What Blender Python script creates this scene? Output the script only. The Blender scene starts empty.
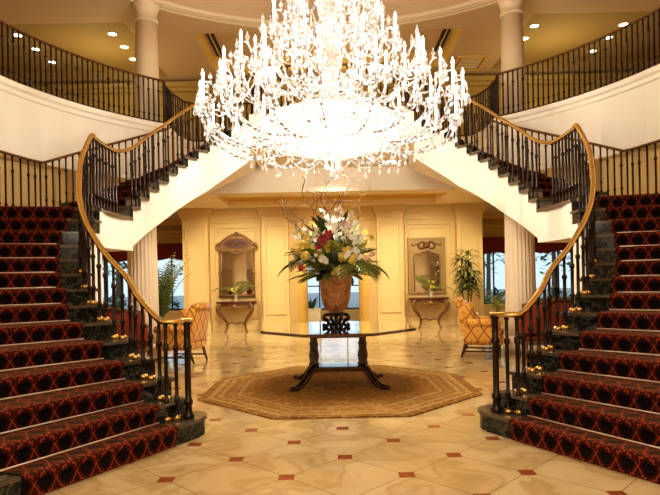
import bpy, bmesh, math, random
from mathutils import Vector, Matrix
PI = math.pi
SC = bpy.context.scene
COL = SC.collection
rnd = random.Random(7)

# ------------------------------------------------------------------ helpers
def lerp(a, b, t): return a + (b - a) * t
def V(*a): return Vector(a)

class MB:
    """collects geometry for ONE mesh object"""
    def __init__(self):
        self.v = []; self.f = []; self.uv = []; self.sm = []
    def add(self, vs, fs, smooth=False, uvs=None):
        o = len(self.v)
        self.v += [tuple(p) for p in vs]
        for i, f in enumerate(fs):
            self.f.append([o + j for j in f]); self.sm.append(smooth)
            self.uv.append(uvs[i] if uvs else None)
        return self
    def box(self, x0, x1, y0, y1, z0, z1):
        vs = [(x0,y0,z0),(x1,y0,z0),(x1,y1,z0),(x0,y1,z0),(x0,y0,z1),(x1,y0,z1),(x1,y1,z1),(x0,y1,z1)]
        return self.add(vs, [(0,3,2,1),(4,5,6,7),(0,1,5,4),(1,2,6,5),(2,3,7,6),(3,0,4,7)])
    def prism(self, poly, z0, z1):
        n = len(poly)
        b = [z0[i] if isinstance(z0, (list, tuple)) else z0 for i in range(n)]
        t = [z1[i] if isinstance(z1, (list, tuple)) else z1 for i in range(n)]
        vs = [(p[0], p[1], b[i]) for i, p in enumerate(poly)] + [(p[0], p[1], t[i]) for i, p in enumerate(poly)]
        fs = [tuple(range(n))[::-1], tuple(range(n, 2*n))] + [(i, (i+1) % n, n + (i+1) % n, n + i) for i in range(n)]
        return self.add(vs, fs)
    def tube(self, pts, r, n=8, cap=True, smooth=True, flat=1.0):
        pts = [Vector(p) for p in pts]; m = len(pts)
        rs = r if isinstance(r, (list, tuple)) else [r] * m
        vs = []; up = None
        for i, p in enumerate(pts):
            d = (pts[min(i+1, m-1)] - pts[max(i-1, 0)])
            if d.length < 1e-9: d = Vector((0, 0, 1))
            d.normalize()
            if up is None:
                up = Vector((0, 0, 1)) if abs(d.z) < 0.9 else Vector((1, 0, 0))
            if flat != 1.0: up = Vector((0, 0, 1)) if abs(d.z) < 0.98 else up
            a = d.cross(up)
            if a.length < 1e-6: a = d.cross(Vector((0, 1, 0)))
            a.normalize(); b = a.cross(d).normalized(); up = b
            for k in range(n):
                t = 2*PI*(k + .5)/n
                vs.append(p + a*math.cos(t)*rs[i] + b*math.sin(t)*rs[i]*flat)
        fs = [(i*n+k, i*n+(k+1) % n, (i+1)*n+(k+1) % n, (i+1)*n+k) for i in range(m-1) for k in range(n)]
        if cap: fs += [tuple(range(n))[::-1], tuple(range((m-1)*n, m*n))]
        return self.add(vs, fs, smooth)
    def lathe(self, prof, c=(0, 0, 0), n=24, smooth=True, cap=True, flute=None):
        vs = []; m = len(prof)
        for (r, z) in prof:
            for k in range(n):
                t = 2*PI*k/n
                q = r*(1 + (flute(t, z) if flute else 0))
                vs.append((c[0]+q*math.cos(t), c[1]+q*math.sin(t), c[2]+z))
        fs = [(i*n+k, i*n+(k+1) % n, (i+1)*n+(k+1) % n, (i+1)*n+k) for i in range(m-1) for k in range(n)]
        if cap: fs += [tuple(range(n))[::-1], tuple(range((m-1)*n, m*n))]
        return self.add(vs, fs, smooth)
    def sphere(self, c, r, n=8, m=5, sz=1.0):
        prof = [(max(r*math.sin(PI*i/m), 1e-4), -r*sz*math.cos(PI*i/m)) for i in range(m+1)]
        return self.lathe(prof, c, n)
    def bm(self, bm_, M=None, smooth=True):
        bm_.verts.index_update()
        vs = [(M @ v.co if M else v.co) for v in bm_.verts]
        return self.add(vs, [tuple(v.index for v in f.verts) for f in bm_.faces], smooth)
    def rbox(self, c, s, bev=.03, seg=3, M=None, puff=0):
        b = bmesh.new(); bmesh.ops.create_cube(b, size=1)
        if puff:
            bmesh.ops.subdivide_edges(b, edges=b.edges[:], cuts=3, use_grid_fill=True)
        for v in b.verts:
            if puff:
                q = v.co * 2
                k = 1 + puff*((1-q.y*q.y)*(1-q.x*q.x))
                v.co.z *= k
            v.co = Vector((v.co.x*s[0], v.co.y*s[1], v.co.z*s[2]))
        if puff:
            es = [e for e in b.edges if len(e.link_faces) == 2 and e.calc_face_angle() > .9]
        else: es = b.edges[:]
        bmesh.ops.bevel(b, geom=es, offset=bev, segments=seg, profile=.5, affect='EDGES')
        T = Matrix.Translation(c)
        if M: T = T @ M
        self.bm(b, T); b.free(); return self
    def build(self, name, mat, parent=None, origin=None, recalc=True):
        o = origin if origin is not None else ((0, 0, 0) if parent is None or parent.get('local') else parent['org'])
        me = bpy.data.meshes.new(name)
        me.from_pydata([(p[0]-o[0], p[1]-o[1], p[2]-o[2]) for p in self.v], [], self.f)
        me.polygons.foreach_set('use_smooth', self.sm)
        if any(self.uv):
            L = me.uv_layers.new(name='UVMap'); i = 0
            for fi, f in enumerate(self.f):
                for j in range(len(f)):
                    L.data[i].uv = self.uv[fi][j] if self.uv[fi] else (0, 0); i += 1
        elif recalc:
            b = bmesh.new(); b.from_mesh(me); bmesh.ops.recalc_face_normals(b, faces=b.faces); b.to_mesh(b and me); b.free()
        me.materials.append(mat)
        ob = bpy.data.objects.new(name, me); COL.objects.link(ob)
        if parent is not None: ob.parent = parent
        if origin is not None and parent is None: ob.location = origin
        if parent is not None:
            ORG[ob.name] = o
        return ob
ORG = {}

def thing(name, label, cat, loc=(0, 0, 0), rz=0, group=None, local=False):
    o = bpy.data.objects.new(name, None); COL.objects.link(o)
    o.empty_display_size = .1
    o.location = loc; o.rotation_euler = (0, 0, rz); o['label'] = label; o['category'] = cat
    if group: o['group'] = group
    o['org'] = (0.0, 0.0, 0.0) if local else tuple(float(q) for q in loc)
    return o
def sub(mb, name, mat, part):
    """a sub-part under a part whose mesh is in the same frame"""
    return mb.build(name, mat, part, origin=ORG.get(part.name, (0, 0, 0)))
def tag(o, label, cat, group=None, kind=None):
    o['label'] = label; o['category'] = cat
    if group: o['group'] = group
    if kind: o['kind'] = kind
    return o
def struct(mb, name, mat, parent=None):
    o = mb.build(name, mat, parent, origin=None if parent is None else (0, 0, 0))
    if parent is None: o['kind'] = 'structure'
    return o
def copy_tree(o, parent=None):
    c = o.copy(); COL.objects.link(c)
    if parent is not None: c.parent = parent
    if o.name in ORG: ORG[c.name] = ORG[o.name]
    for ch in list(o.children): copy_tree(ch, c)
    return c

# ------------------------------------------------------------------ materials
def nmat(name):
    m = bpy.data.materials.new(name); m.use_nodes = True
    nt = m.node_tree; b = nt.nodes['Principled BSDF']
    return m, nt, b
def N(nt, t, **kw):
    n = nt.nodes.new(t)
    for k, v in kw.items(): setattr(n, k, v)
    return n
def setin(n, **kw):
    for k, v in kw.items():
        n.inputs[k.replace('_', ' ')].default_value = v
def mth(nt, op, a, b=None, c=None):
    n = N(nt, 'ShaderNodeMath', operation=op)
    for i, x in enumerate((a, b, c)):
        if x is None: continue
        if isinstance(x, (int, float)): n.inputs[i].default_value = x
        else: nt.links.new(x, n.inputs[i])
    return n.outputs[0]
def mixc(nt, f, a, b):
    n = N(nt, 'ShaderNodeMix', data_type='RGBA')
    for i, x in ((0, f), (6, a), (7, b)):
        if isinstance(x, (int, float)): n.inputs[i].default_value = x
        elif isinstance(x, (tuple, list)): n.inputs[i].default_value = (*x, 1) if len(x) == 3 else x
        else: nt.links.new(x, n.inputs[i])
    return n.outputs[2]
def ramp(nt, f, stops):
    n = N(nt, 'ShaderNodeValToRGB'); cr = n.color_ramp
    while len(cr.elements) > 1: cr.elements.remove(cr.elements[-1])
    cr.elements[0].position = stops[0][0]; cr.elements[0].color = (*stops[0][1], 1)
    for p, c in stops[1:]:
        e = cr.elements.new(p); e.color = (*c, 1)
    nt.links.new(f, n.inputs[0]); return n.outputs[0]
def noise(nt, scale, detail=3, coord='Object', vec=None, dist=0):
    n = N(nt, 'ShaderNodeTexNoise'); n.inputs['Scale'].default_value = scale; n.inputs['Detail'].default_value = detail
    n.inputs['Distortion'].default_value = dist
    if vec is None:
        vec = N(nt, 'ShaderNodeTexCoord').outputs[coord]
    nt.links.new(vec, n.inputs['Vector']); return n.outputs['Fac']
def simple(name, c, rough=.5, metal=0., var=.12, scale=6., coat=0., emit=None, es=0., bump=0., sheen=0.):
    m, nt, b = nmat(name)
    f = noise(nt, scale)
    d = tuple(max(0, x*(1-var)) for x in c); l = tuple(min(1, x*(1+var)) for x in c)
    nt.links.new(mixc(nt, f, d, l), b.inputs['Base Color'])
    b.inputs['Roughness'].default_value = rough; b.inputs['Metallic'].default_value = metal
    b.inputs['Coat Weight'].default_value = coat
    if emit:
        b.inputs['Emission Color'].default_value = (*emit, 1); b.inputs['Emission Strength'].default_value = es
    if bump:
        bn = N(nt, 'ShaderNodeBump'); bn.inputs['Strength'].default_value = bump
        nt.links.new(noise(nt, scale*8), bn.inputs['Height']); nt.links.new(bn.outputs[0], b.inputs['Normal'])
    return m

M = {}
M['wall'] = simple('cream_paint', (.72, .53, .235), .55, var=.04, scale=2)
M['white'] = simple('white_plaster', (.88, .80, .68), .6, var=.03, scale=1.5)
M['ceil'] = simple('ceiling_plaster', (.66, .49, .31), .7, var=.05, scale=1)
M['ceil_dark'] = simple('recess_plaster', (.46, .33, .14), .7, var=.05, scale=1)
M['ceil_low'] = simple('lower_ceiling_plaster', (.84, .68, .45), .7, var=.03, scale=1)
M['cove'] = simple('lit_yellow_plaster', (.80, .56, .17), .7, var=.05, scale=1)  # yellow light on the coffer sides put into the colour; vent frame shares it
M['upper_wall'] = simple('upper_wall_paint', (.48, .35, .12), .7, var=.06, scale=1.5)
M['column'] = simple('column_plaster', (.88, .74, .54), .5, var=.03, scale=2)
M['brass'] = simple('polished_brass', (.80, .55, .20), .22, 1.0, var=.1, scale=10)
M['gold'] = simple('gilt_frame', (.72, .48, .12), .35, .6, var=.15, scale=20)
M['bronze'] = simple('dark_bronze', (.030, .014, .008), .32, .35, var=.3, scale=30)
M['rail_brown'] = simple('brown_handrail', (.20, .09, .03), .3, .4, var=.2, scale=8)
M['wood'] = simple('dark_mahogany', (.05, .018, .009), .12, 0, var=.4, scale=12, coat=.6)
M['wood_mid'] = simple('carved_walnut', (.17, .075, .026), .4, 0, var=.35, scale=25)
M['gilt_wood'] = simple('carved_pale_wood', (.25, .135, .045), .45, .15, var=.35, scale=40, bump=.3)
M['gesso'] = simple('painted_grey_wood', (.36, .235, .085), .5, .1, var=.3, scale=30, bump=.2)
M['plaque'] = simple('dark_red_plaque', (.11, .03, .015), .4, 0, var=.5, scale=40)
M['black'] = simple('black_metal', (.012, .012, .012), .35, .3, var=.2)
M['iron'] = simple('black_carved_wood', (.02, .012, .008), .3, 0, var=.3)
M['red_leather'] = simple('red_leather', (.23, .033, .013), .35, 0, var=.2, scale=9, bump=.1)
M['red_cloth'] = simple('dark_red_drape', (.23, .03, .02), .8, 0, var=.3, scale=14)
M['rod'] = simple('pale_brass_rod', (.86, .76, .58), .3, .2, var=.05)
M['planter'] = simple('pale_planter', (.80, .68, .46), .5, var=.06)
M['soil'] = simple('potting_soil', (.05, .03, .02), .9)
M['bark'] = simple('grey_bark', (.20, .14, .09), .8, var=.3, scale=15)
M['twig'] = simple('brown_willow', (.10, .045, .02), .6, var=.3, scale=20)
M['frond'] = simple('palm_green', (.22, .27, .04), .45, var=.45, scale=5)
M['dark_leaf'] = simple('deep_green_leaf', (.035, .075, .018), .4, var=.4, scale=6)
M['lime_leaf'] = simple('lime_leaf', (.50, .50, .08), .4, var=.35, scale=7)
M['olive_leaf'] = simple('olive_leaf', (.22, .22, .05), .45, var=.4, scale=7)
M['petal_w'] = simple('white_petal', (.92, .90, .80), .5, var=.06, scale=20)
M['petal_y'] = simple('yellow_petal', (.72, .56, .12), .5, var=.2, scale=20)
M['petal_p'] = simple('pale_pink_petal', (.75, .52, .42), .5, var=.2, scale=20)
M['petal_r'] = simple('crimson_petal', (.30, .012, .03), .4, var=.3, scale=20)
M['glassvase'] = simple('clear_vase', (.55, .48, .36), .1, 0, var=.1)
M['asphalt'] = simple('pavement', (.42, .44, .46), .9, var=.1, scale=1)
M['shrub'] = simple('outdoor_leaf', (.16, .24, .12), .7, var=.5, scale=3)

def mat_mirror():
    m, nt, b = nmat('mirror_silver'); b.inputs['Metallic'].default_value = 1; b.inputs['Roughness'].default_value = .04
    f = noise(nt, 1.2); nt.links.new(mixc(nt, f, (.80, .76, .68), (.88, .85, .78)), b.inputs['Base Color']); return m
M['mirror'] = mat_mirror()
def mat_glass():
    m, nt, b = nmat('window_glass'); nt.nodes.remove(b)
    out = nt.nodes['Material Output']
    t = N(nt, 'ShaderNodeBsdfTransparent'); g = N(nt, 'ShaderNodeBsdfGlossy'); g.inputs['Roughness'].default_value = .03
    f = N(nt, 'ShaderNodeFresnel'); f.inputs['IOR'].default_value = 1.45
    x = N(nt, 'ShaderNodeMixShader'); t.inputs['Color'].default_value = (.94, .98, 1, 1)
    nt.links.new(f.outputs[0], x.inputs[0]); nt.links.new(t.outputs[0], x.inputs[1]); nt.links.new(g.outputs[0], x.inputs[2])
    nt.links.new(x.outputs[0], out.inputs['Surface']); return m
M['glass'] = mat_glass()
def mat_emit(name, c, s, sample=False):
    m, nt, b = nmat(name); b.inputs['Base Color'].default_value = (*c, 1)
    f = noise(nt, 8); nt.links.new(mixc(nt, f, tuple(x*.96 for x in c), c), b.inputs['Emission Color'])
    b.inputs['Emission Strength'].default_value = s
    if not sample: m.cycles.emission_sampling = 'NONE'
    return m
M['bulb'] = mat_emit('candle_flame', (1, .93, .78), 8)
M['lamp'] = mat_emit('downlight_glow', (1, .92, .74), 6)
M['candle'] = mat_emit('candle_sleeve', (1, .94, .84), 1.5)
def mat_glow_crystal(name, es, dark, solid=.35):  # emission paints overexposed glow and mottled shading into glass that is no lamp
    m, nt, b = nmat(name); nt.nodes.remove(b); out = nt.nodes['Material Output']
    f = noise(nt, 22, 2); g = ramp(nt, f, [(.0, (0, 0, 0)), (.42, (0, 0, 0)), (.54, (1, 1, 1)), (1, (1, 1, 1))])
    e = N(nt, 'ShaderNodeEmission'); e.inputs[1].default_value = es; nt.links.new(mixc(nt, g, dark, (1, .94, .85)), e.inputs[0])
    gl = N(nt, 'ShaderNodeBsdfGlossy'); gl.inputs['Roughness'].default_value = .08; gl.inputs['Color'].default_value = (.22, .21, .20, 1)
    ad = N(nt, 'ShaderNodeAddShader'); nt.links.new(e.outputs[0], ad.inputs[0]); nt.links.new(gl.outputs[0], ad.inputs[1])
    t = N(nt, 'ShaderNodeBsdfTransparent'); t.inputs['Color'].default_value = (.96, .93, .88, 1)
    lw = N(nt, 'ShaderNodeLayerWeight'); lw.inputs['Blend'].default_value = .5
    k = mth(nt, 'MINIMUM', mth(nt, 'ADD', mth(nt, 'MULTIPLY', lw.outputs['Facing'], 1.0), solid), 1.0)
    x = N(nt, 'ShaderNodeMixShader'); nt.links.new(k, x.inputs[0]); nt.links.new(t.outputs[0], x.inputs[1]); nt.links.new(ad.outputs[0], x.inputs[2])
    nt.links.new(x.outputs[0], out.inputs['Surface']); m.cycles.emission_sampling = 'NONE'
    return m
M['crystal'] = mat_glow_crystal('glow_crystal', .92, (.50, .33, .19), .32)
M['arm_glass'] = mat_glow_crystal('glow_twisted_glass', .92, (.16, .06, .015), .6)
M['crystal_core'] = mat_glow_crystal('glow_core_crystal', .86, (.75, .55, .36), .35)

def mat_floor():
    m, nt, b = nmat('polished_marble_tile')
    g = N(nt, 'ShaderNodeNewGeometry'); s = N(nt, 'ShaderNodeSeparateXYZ'); nt.links.new(g.outputs['Position'], s.inputs[0])
    a = .854
    X, Y = s.outputs[0], mth(nt, 'SUBTRACT', s.outputs[1], 5.29)
    p = mth(nt, 'DIVIDE', mth(nt, 'ADD', X, Y), a); q = mth(nt, 'DIVIDE', mth(nt, 'SUBTRACT', X, Y), a)
    fp = mth(nt, 'SUBTRACT', p, mth(nt, 'ROUND', p)); fq = mth(nt, 'SUBTRACT', q, mth(nt, 'ROUND', q))
    dx = mth(nt, 'ABSOLUTE', mth(nt, 'MULTIPLY', mth(nt, 'ADD', fp, fq), a/2))
    dy = mth(nt, 'ABSOLUTE', mth(nt, 'MULTIPLY', mth(nt, 'SUBTRACT', fp, fq), a/2))
    inset = mth(nt, 'LESS_THAN', mth(nt, 'MAXIMUM', dx, dy), .056)
    line = mth(nt, 'LESS_THAN', mth(nt, 'MINIMUM', mth(nt, 'ABSOLUTE', fp), mth(nt, 'ABSOLUTE', fq)), .0055)
    # each slab its own tone
    cv = N(nt, 'ShaderNodeCombineXYZ'); nt.links.new(mth(nt, 'FLOOR', p), cv.inputs[0]); nt.links.new(mth(nt, 'FLOOR', q), cv.inputs[1])
    wn = N(nt, 'ShaderNodeTexWhiteNoise'); nt.links.new(cv.outputs[0], wn.inputs['Vector'])
    n1 = noise(nt, 2.0, 7, vec=g.outputs['Position'], dist=.7)
    base = ramp(nt, n1, [(.25, (.40, .27, .11)), (.40, (.59, .44, .22)), (.47, (.50, .35, .16)), (.52, (.61, .46, .24)), (.66, (.67, .52, .29)), (.8, (.48, .34, .16))])
    base = mixc(nt, mth(nt, 'MULTIPLY', wn.outputs[0], .35), base, (.54, .38, .17))
    base = mixc(nt, mth(nt, 'MULTIPLY', line, .75), base, (.20, .11, .05))
    n2 = noise(nt, 18, 4, vec=g.outputs['Position'])
    base = mixc(nt, inset, base, mixc(nt, n2, (.20, .045, .015), (.42, .13, .05)))
    nt.links.new(base, b.inputs['Base Color']); b.inputs['Roughness'].default_value = .07
    b.inputs['Specular IOR Level'].default_value = .55
    return m
M['floor'] = mat_floor()
def mat_darkmarble():
    m, nt, b = nmat('dark_green_marble')
    n1 = noise(nt, 4, 8, dist=2.2)
    c = ramp(nt, n1, [(.0, (.008, .009, .008)), (.46, (.016, .018, .014)), (.50, (.10, .10, .075)), (.53, (.018, .02, .016)), (.7, (.012, .013, .010)), (.74, (.05, .05, .04)), (.78, (.012, .013, .011))])
    nt.links.new(c, b.inputs['Base Color']); b.inputs['Roughness'].default_value = .12; return m
M['marble'] = mat_darkmarble()
M['tread'] = simple('lit_tread_marble', (.13, .10, .068), .12, var=.35, scale=7)  # lighter than the steps: light caught on slab edges painted into the colour
def mat_carpet():
    m, nt, b = nmat('patterned_stair_carpet')
    t = N(nt, 'ShaderNodeTexCoord'); s = N(nt, 'ShaderNodeSeparateXYZ'); nt.links.new(t.outputs['UV'], s.inputs[0])
    u, v = s.outputs[0], s.outputs[1]
    a = mth(nt, 'ABSOLUTE', mth(nt, 'SUBTRACT', mth(nt, 'FRACT', u), .5))   # 0 centre .. .5 edge
    c = mth(nt, 'ABSOLUTE', mth(nt, 'SUBTRACT', mth(nt, 'FRACT', v), .5))
    ea = mth(nt, 'SUBTRACT', .5, a); ec = mth(nt, 'SUBTRACT', .5, c)
    star = mth(nt, 'MAXIMUM', mth(nt, 'LESS_THAN', mth(nt, 'ADD', a, mth(nt, 'MULTIPLY', c, .9)), .36), mth(nt, 'LESS_THAN', mth(nt, 'MAXIMUM', a, c), .235))
    diag = mth(nt, 'LESS_THAN', mth(nt, 'ABSOLUTE', mth(nt, 'SUBTRACT', ea, mth(nt, 'MULTIPLY', c, .62))), .028)
    cross = mth(nt, 'MULTIPLY', diag, mth(nt, 'LESS_THAN', c, .44))
    def dot(px, py, r):
        d1 = mth(nt, 'SUBTRACT', a, px); d2 = mth(nt, 'SUBTRACT', c, py)
        return mth(nt, 'LESS_THAN', mth(nt, 'SQRT', mth(nt, 'ADD', mth(nt, 'MULTIPLY', d1, d1), mth(nt, 'MULTIPLY', d2, d2))), r)
    orn = cross
    for q in ((.5, 0, .06), (.17, .43, .055), (.31, .40, .04), (.5, .46, .035), (.02, .49, .035), (.38, .22, .03)): orn = mth(nt, 'MAXIMUM', orn, dot(*q))
    nz = noise(nt, 60, 2, vec=t.outputs['Object'])
    col = mixc(nt, star, (.050, .007, .005), (.005, .003, .003))
    red = mixc(nt, nz, (.22, .022, .008), (.40, .075, .016))
    col = mixc(nt, mth(nt, 'MULTIPLY', orn, mth(nt, 'SUBTRACT', 1, star)), col, red)
    nt.links.new(col, b.inputs['Base Color']); b.inputs['Roughness'].default_value = .9
    b.inputs['Sheen Weight'].default_value = .15; b.inputs['Sheen Tint'].default_value = (.9, .5, .2, 1)
    b.inputs['Specular IOR Level'].default_value = .15
    return m
M['carpet'] = mat_carpet()
def mat_rug():
    m, nt, b = nmat('octagonal_rug_wool')
    t = N(nt, 'ShaderNodeTexCoord'); s = N(nt, 'ShaderNodeSeparateXYZ'); nt.links.new(t.outputs['Object'], s.inputs[0])
    x = mth(nt, 'ABSOLUTE', s.outputs[0]); y = mth(nt, 'ABSOLUTE', s.outputs[1])
    d = mth(nt, 'DIVIDE', mth(nt, 'MAXIMUM', mth(nt, 'MAXIMUM', x, y), mth(nt, 'MULTIPLY', mth(nt, 'ADD', x, y), .7071)), 1.68)
    A, B_, C, D, E = (.24, .105, .024), (.36, .20, .058), (.16, .055, .014), (.52, .36, .15), (.29, .125, .026)
    base = ramp(nt, d, [(0, E), (.12, C), (.2, E), (.42, B_), (.60, E), (.70, A), (.735, D), (.75, C), (.77, B_), (.83, A), (.86, D), (.875, A), (.90, B_), (.93, D), (.945, C), (.965, A), (1, C)])
    v = N(nt, 'ShaderNodeTexVoronoi'); v.inputs['Scale'].default_value = 13; nt.links.new(t.outputs['Object'], v.inputs['Vector'])
    pat = ramp(nt, v.outputs['Distance'], [(.0, (1, 1, 1)), (.25, (.2, .2, .2)), (.45, (0, 0, 0)), (.7, (.7, .7, .7))])
    n1 = noise(nt, 5, 4)
    c = mixc(nt, mth(nt, 'MULTIPLY', pat, .45), base, (.22, .12, .04))
    c = mixc(nt, mth(nt, 'MULTIPLY', n1, .45), c, (.50, .27, .06))
    w = N(nt, 'ShaderNodeTexVoronoi'); w.inputs['Scale'].default_value = 7; w.feature = 'DISTANCE_TO_EDGE'; nt.links.new(t.outputs['Object'], w.inputs['Vector'])
    c = mixc(nt, mth(nt, 'MULTIPLY', mth(nt, 'LESS_THAN', w.outputs[0], .05), .35), c, (.62, .42, .16))
    nt.links.new(c, b.inputs['Base Color']); b.inputs['Roughness'].default_value = .95; b.inputs['Specular IOR Level'].default_value = .1
    return m
M['rug'] = mat_rug()
def mat_damask():
    m, nt, b = nmat('gold_lattice_upholstery')
    t = N(nt, 'ShaderNodeTexCoord'); s = N(nt, 'ShaderNodeSeparateXYZ'); nt.links.new(t.outputs['Object'], s.inputs[0])
    h = mth(nt, 'ADD', s.outputs[0], s.outputs[1]); z = s.outputs[2]
    k = 4.6
    p = mth(nt, 'ABSOLUTE', mth(nt, 'SUBTRACT', mth(nt, 'FRACT', mth(nt, 'ADD', mth(nt, 'MULTIPLY', h, k), mth(nt, 'MULTIPLY', z, k*.7))), .5))
    q = mth(nt, 'ABSOLUTE', mth(nt, 'SUBTRACT', mth(nt, 'FRACT', mth(nt, 'SUBTRACT', mth(nt, 'MULTIPLY', h, k), mth(nt, 'MULTIPLY', z, k*.7))), .5))
    mx = mth(nt, 'MAXIMUM', p, q)
    c = ramp(nt, mx, [(0, (.50, .17, .015)), (.14, (.78, .36, .03)), (.19, (.78, .46, .09)), (.26, (.70, .30, .03)), (.34, (.80, .40, .04)), (.38, (.82, .52, .13)), (.43, (.45, .15, .012)), (.5, (.42, .13, .01))])
    nt.links.new(c, b.inputs['Base Color']); b.inputs['Roughness'].default_value = .7; b.inputs['Sheen Weight'].default_value = .3
    return m
M['damask'] = mat_damask()
def mat_urn():
    m, nt, b = nmat('veined_terracotta')
    n1 = noise(nt, 5, 4, dist=1.6)
    c = ramp(nt, n1, [(.3, (.34, .13, .045)), (.46, (.50, .22, .08)), (.52, (.68, .40, .19)), (.56, (.48, .21, .075)), (.8, (.58, .29, .11))])
    nt.links.new(c, b.inputs['Base Color']); b.inputs['Roughness'].default_value = .3; return m
M['urn'] = mat_urn()
def mat_tabletop():
    m, nt, b = nmat('polished_mahogany_top')
    n1 = noise(nt, 3, 5, dist=3)
    nt.links.new(mixc(nt, n1, (.05, .014, .006), (.16, .055, .02)), b.inputs['Base Color'])
    b.inputs['Roughness'].default_value = .05; b.inputs['Coat Weight'].default_value = 1; b.inputs['Coat Roughness'].default_value = .03
    return m
M['top'] = mat_tabletop()

# ------------------------------------------------------------------ dimensions
RISE = .1685
HB = 27*RISE          # balcony floor 4.55
SOF = 3.40            # underside of balcony
CY = 7.4              # rotunda centre
RB = 5.2              # balcony edge radius

# ------------------------------------------------------------------ room shell
fl = MB(); fl.box(-12, 12, -4, 18.2, -.2, 0); struct(fl, 'floor', M['floor'])
# back wall with central doorway
wb = MB()
for s in (-1, 1):
    a, b = sorted((s*.98, s*4.15)); wb.box(a, b, 15.8, 16.0, 0, SOF)
wb.box(-.98, .98, 15.8, 16.0, 2.75, SOF)
struct(wb, 'wall_back', M['wall'])
for i, s in enumerate((-1, 1)):   # wall returns beside the lounge bays
    r_ = MB(); a, b = sorted((s*4.0, s*4.15)); r_.box(a, b, 16.0, 18, 0, SOF)
    struct(r_, 'wall_bay_'+('left', 'right')[i], M['wall'])
def windowed_wall(name, y, holes, H, mat, x0=-12, x1=12, t=.2):
    m = MB(); holes = sorted(holes); x = x0
    for (a, b, z0, z1) in holes:
        m.box(x, a, y, y+t, 0, H); m.box(a, b, y, y+t, 0, z0); m.box(a, b, y, y+t, z1, H); x = b
    m.box(x, x1, y, y+t, 0, H)
    return struct(m, name, mat)
HOLES = [(-8.1, -6.35, .5, 2.45), (-5.95, -4.35, .5, 2.45), (-1.3, 1.3, .42, 2.7), (4.35, 5.95, .5, 2.45), (6.35, 8.1, .5, 2.45)]
windowed_wall('wall_far', 18.0, HOLES, SOF, M['wall'])
def window(n, a, b, z0, z1, mx, mz, dark=True):
    y = 18.1
    f = MB(); w = .05
    f.box(a, a+w, y-.06, y+.06, z0, z1); f.box(b-w, b, y-.06, y+.06, z0, z1)
    f.box(a+w, b-w, y-.06, y+.06, z0, z0+w); f.box(a+w, b-w, y-.06, y+.06, z1-w, z1)
    for k in range(1, mx):
        x = lerp(a, b, k/mx); f.box(x-.018, x+.018, y-.03, y+.03, z0+w, z1-w)
    for k in range(1, mz):
        z = lerp(z0, z1, k/mz); f.box(a+w, b-w, y-.028, y+.028, z-.018, z+.018)
    o = struct(f, 'window_%d' % n, M['black'])
    g = MB(); g.box(a+.02, b-.02, y+.034, y+.04, z0+.02, z1-.02); struct(g, 'pane', M['glass'], o)
for i, (a, b, z0, z1) in enumerate(HOLES): window(i+1, a, b, z0, z1, 3 if i == 2 else 2, 3 if i == 2 else 1)
for nm, x0, x1 in (('wall_left', -12.2, -12), ('wall_right', 12, 12.2)):
    m = MB(); m.box(x0, x1, -4, 18.2, 0, 8); struct(m, nm, M['wall'])
m = MB(); m.box(-12.2, 12.2, -4.2, -4, 0, 8); struct(m, 'wall_front', M['wall'])
# curved walls behind the lower flights
for nm, s in (('wall_curved_left', -1), ('wall_curved_right', 1)):
    m = MB(); n = 24
    for i in range(n):
        a0, a1 = [math.radians(lerp(-62, 29, k/n)) for k in (i, i+1)]
        q = []
        for a, R in ((a0, 5.40), (a1, 5.40), (a1, 5.55), (a0, 5.55)): q.append((s*R*math.cos(a), CY+R*math.sin(a)))
        m.prism(q, 0, SOF)
    struct(m, nm, M['wall'])
# pilasters, panel mouldings, cornice, baseboard of the back wall
for i, (x0, x1) in enumerate([(-4.12, -3.42), (-1.93, -1.22), (1.22, 1.93), (3.42, 4.12)]):
    t = thing('pilaster', ['left-most cream pilaster at the edge of the back wall', 'cream pilaster just left of the central doorway',
              'cream pilaster just right of the central doorway', 'right-most cream pilaster at the edge of the back wall'][i], 'pilaster', ((x0+x1)/2, 15.7, 0), group='pilasters along the back wall')
    MB().box(x0, x1, 15.52, 15.795, .32, 3.02).build('shaft', M['wall'], t)
    b = MB(); b.box(x0-.04, x1+.04, 15.48, 15.795, 0, .24); b.box(x0-.02, x1+.02, 15.50, 15.795, .24, .32); b.build('base', M['wall'], t)
    c = MB()
    for k in range(6):
        e = [.015, .03, .055, .085, .11, .12][k]; z = 3.02+k*.0633
        c.box(x0-e, x1+e, 15.52-e, 15.795, z, z+.0633)
    c.build('capital', M['wall'], t)
    # raised panel edge
    f = MB(); w = .025
    X0, X1, Z0, Z1 = x0+.08, x1-.08, .45, 2.9
    f.box(X0, X0+w, 15.49, 15.52, Z0, Z1); f.box(X1-w, X1, 15.49, 15.52, Z0, Z1); f.box(X0+w, X1-w, 15.49, 15.52, Z0, Z0+w); f.box(X0+w, X1-w, 15.49, 15.52, Z1-w, Z1)
    f.build('panel_moulding', M['wall'], t)
k = 1
for s in (-1, 1):
    m = MB(); x0, x1 = sorted((s*2.02, s*3.33))
    for (i, z0, z1, w, d) in ((0, .36, 2.92, .05, .045), (.13, .78, 2.80, .03, .03)):
        a, b = x0+i, x1-i
        m.box(a, a+w, 15.8-d, 15.8, z0, z1); m.box(b-w, b, 15.8-d, 15.8, z0, z1)
        m.box(a+w, b-w, 15.8-d, 15.8, z0, z0+w); m.box(a+w, b-w, 15.8-d, 15.8, z1-w, z1)
    struct(m, 'trim_%d' % k, M['wall']); k += 1
    m = MB(); m.box(x0-.08, x1+.08, 15.74, 15.8, 0, .22); m.box(x0-.08, x1+.08, 15.76, 15.8, .22, .27); struct(m, 'baseboard_'+('left', 'right')[s > 0], M['wall'])
m = MB()
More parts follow.
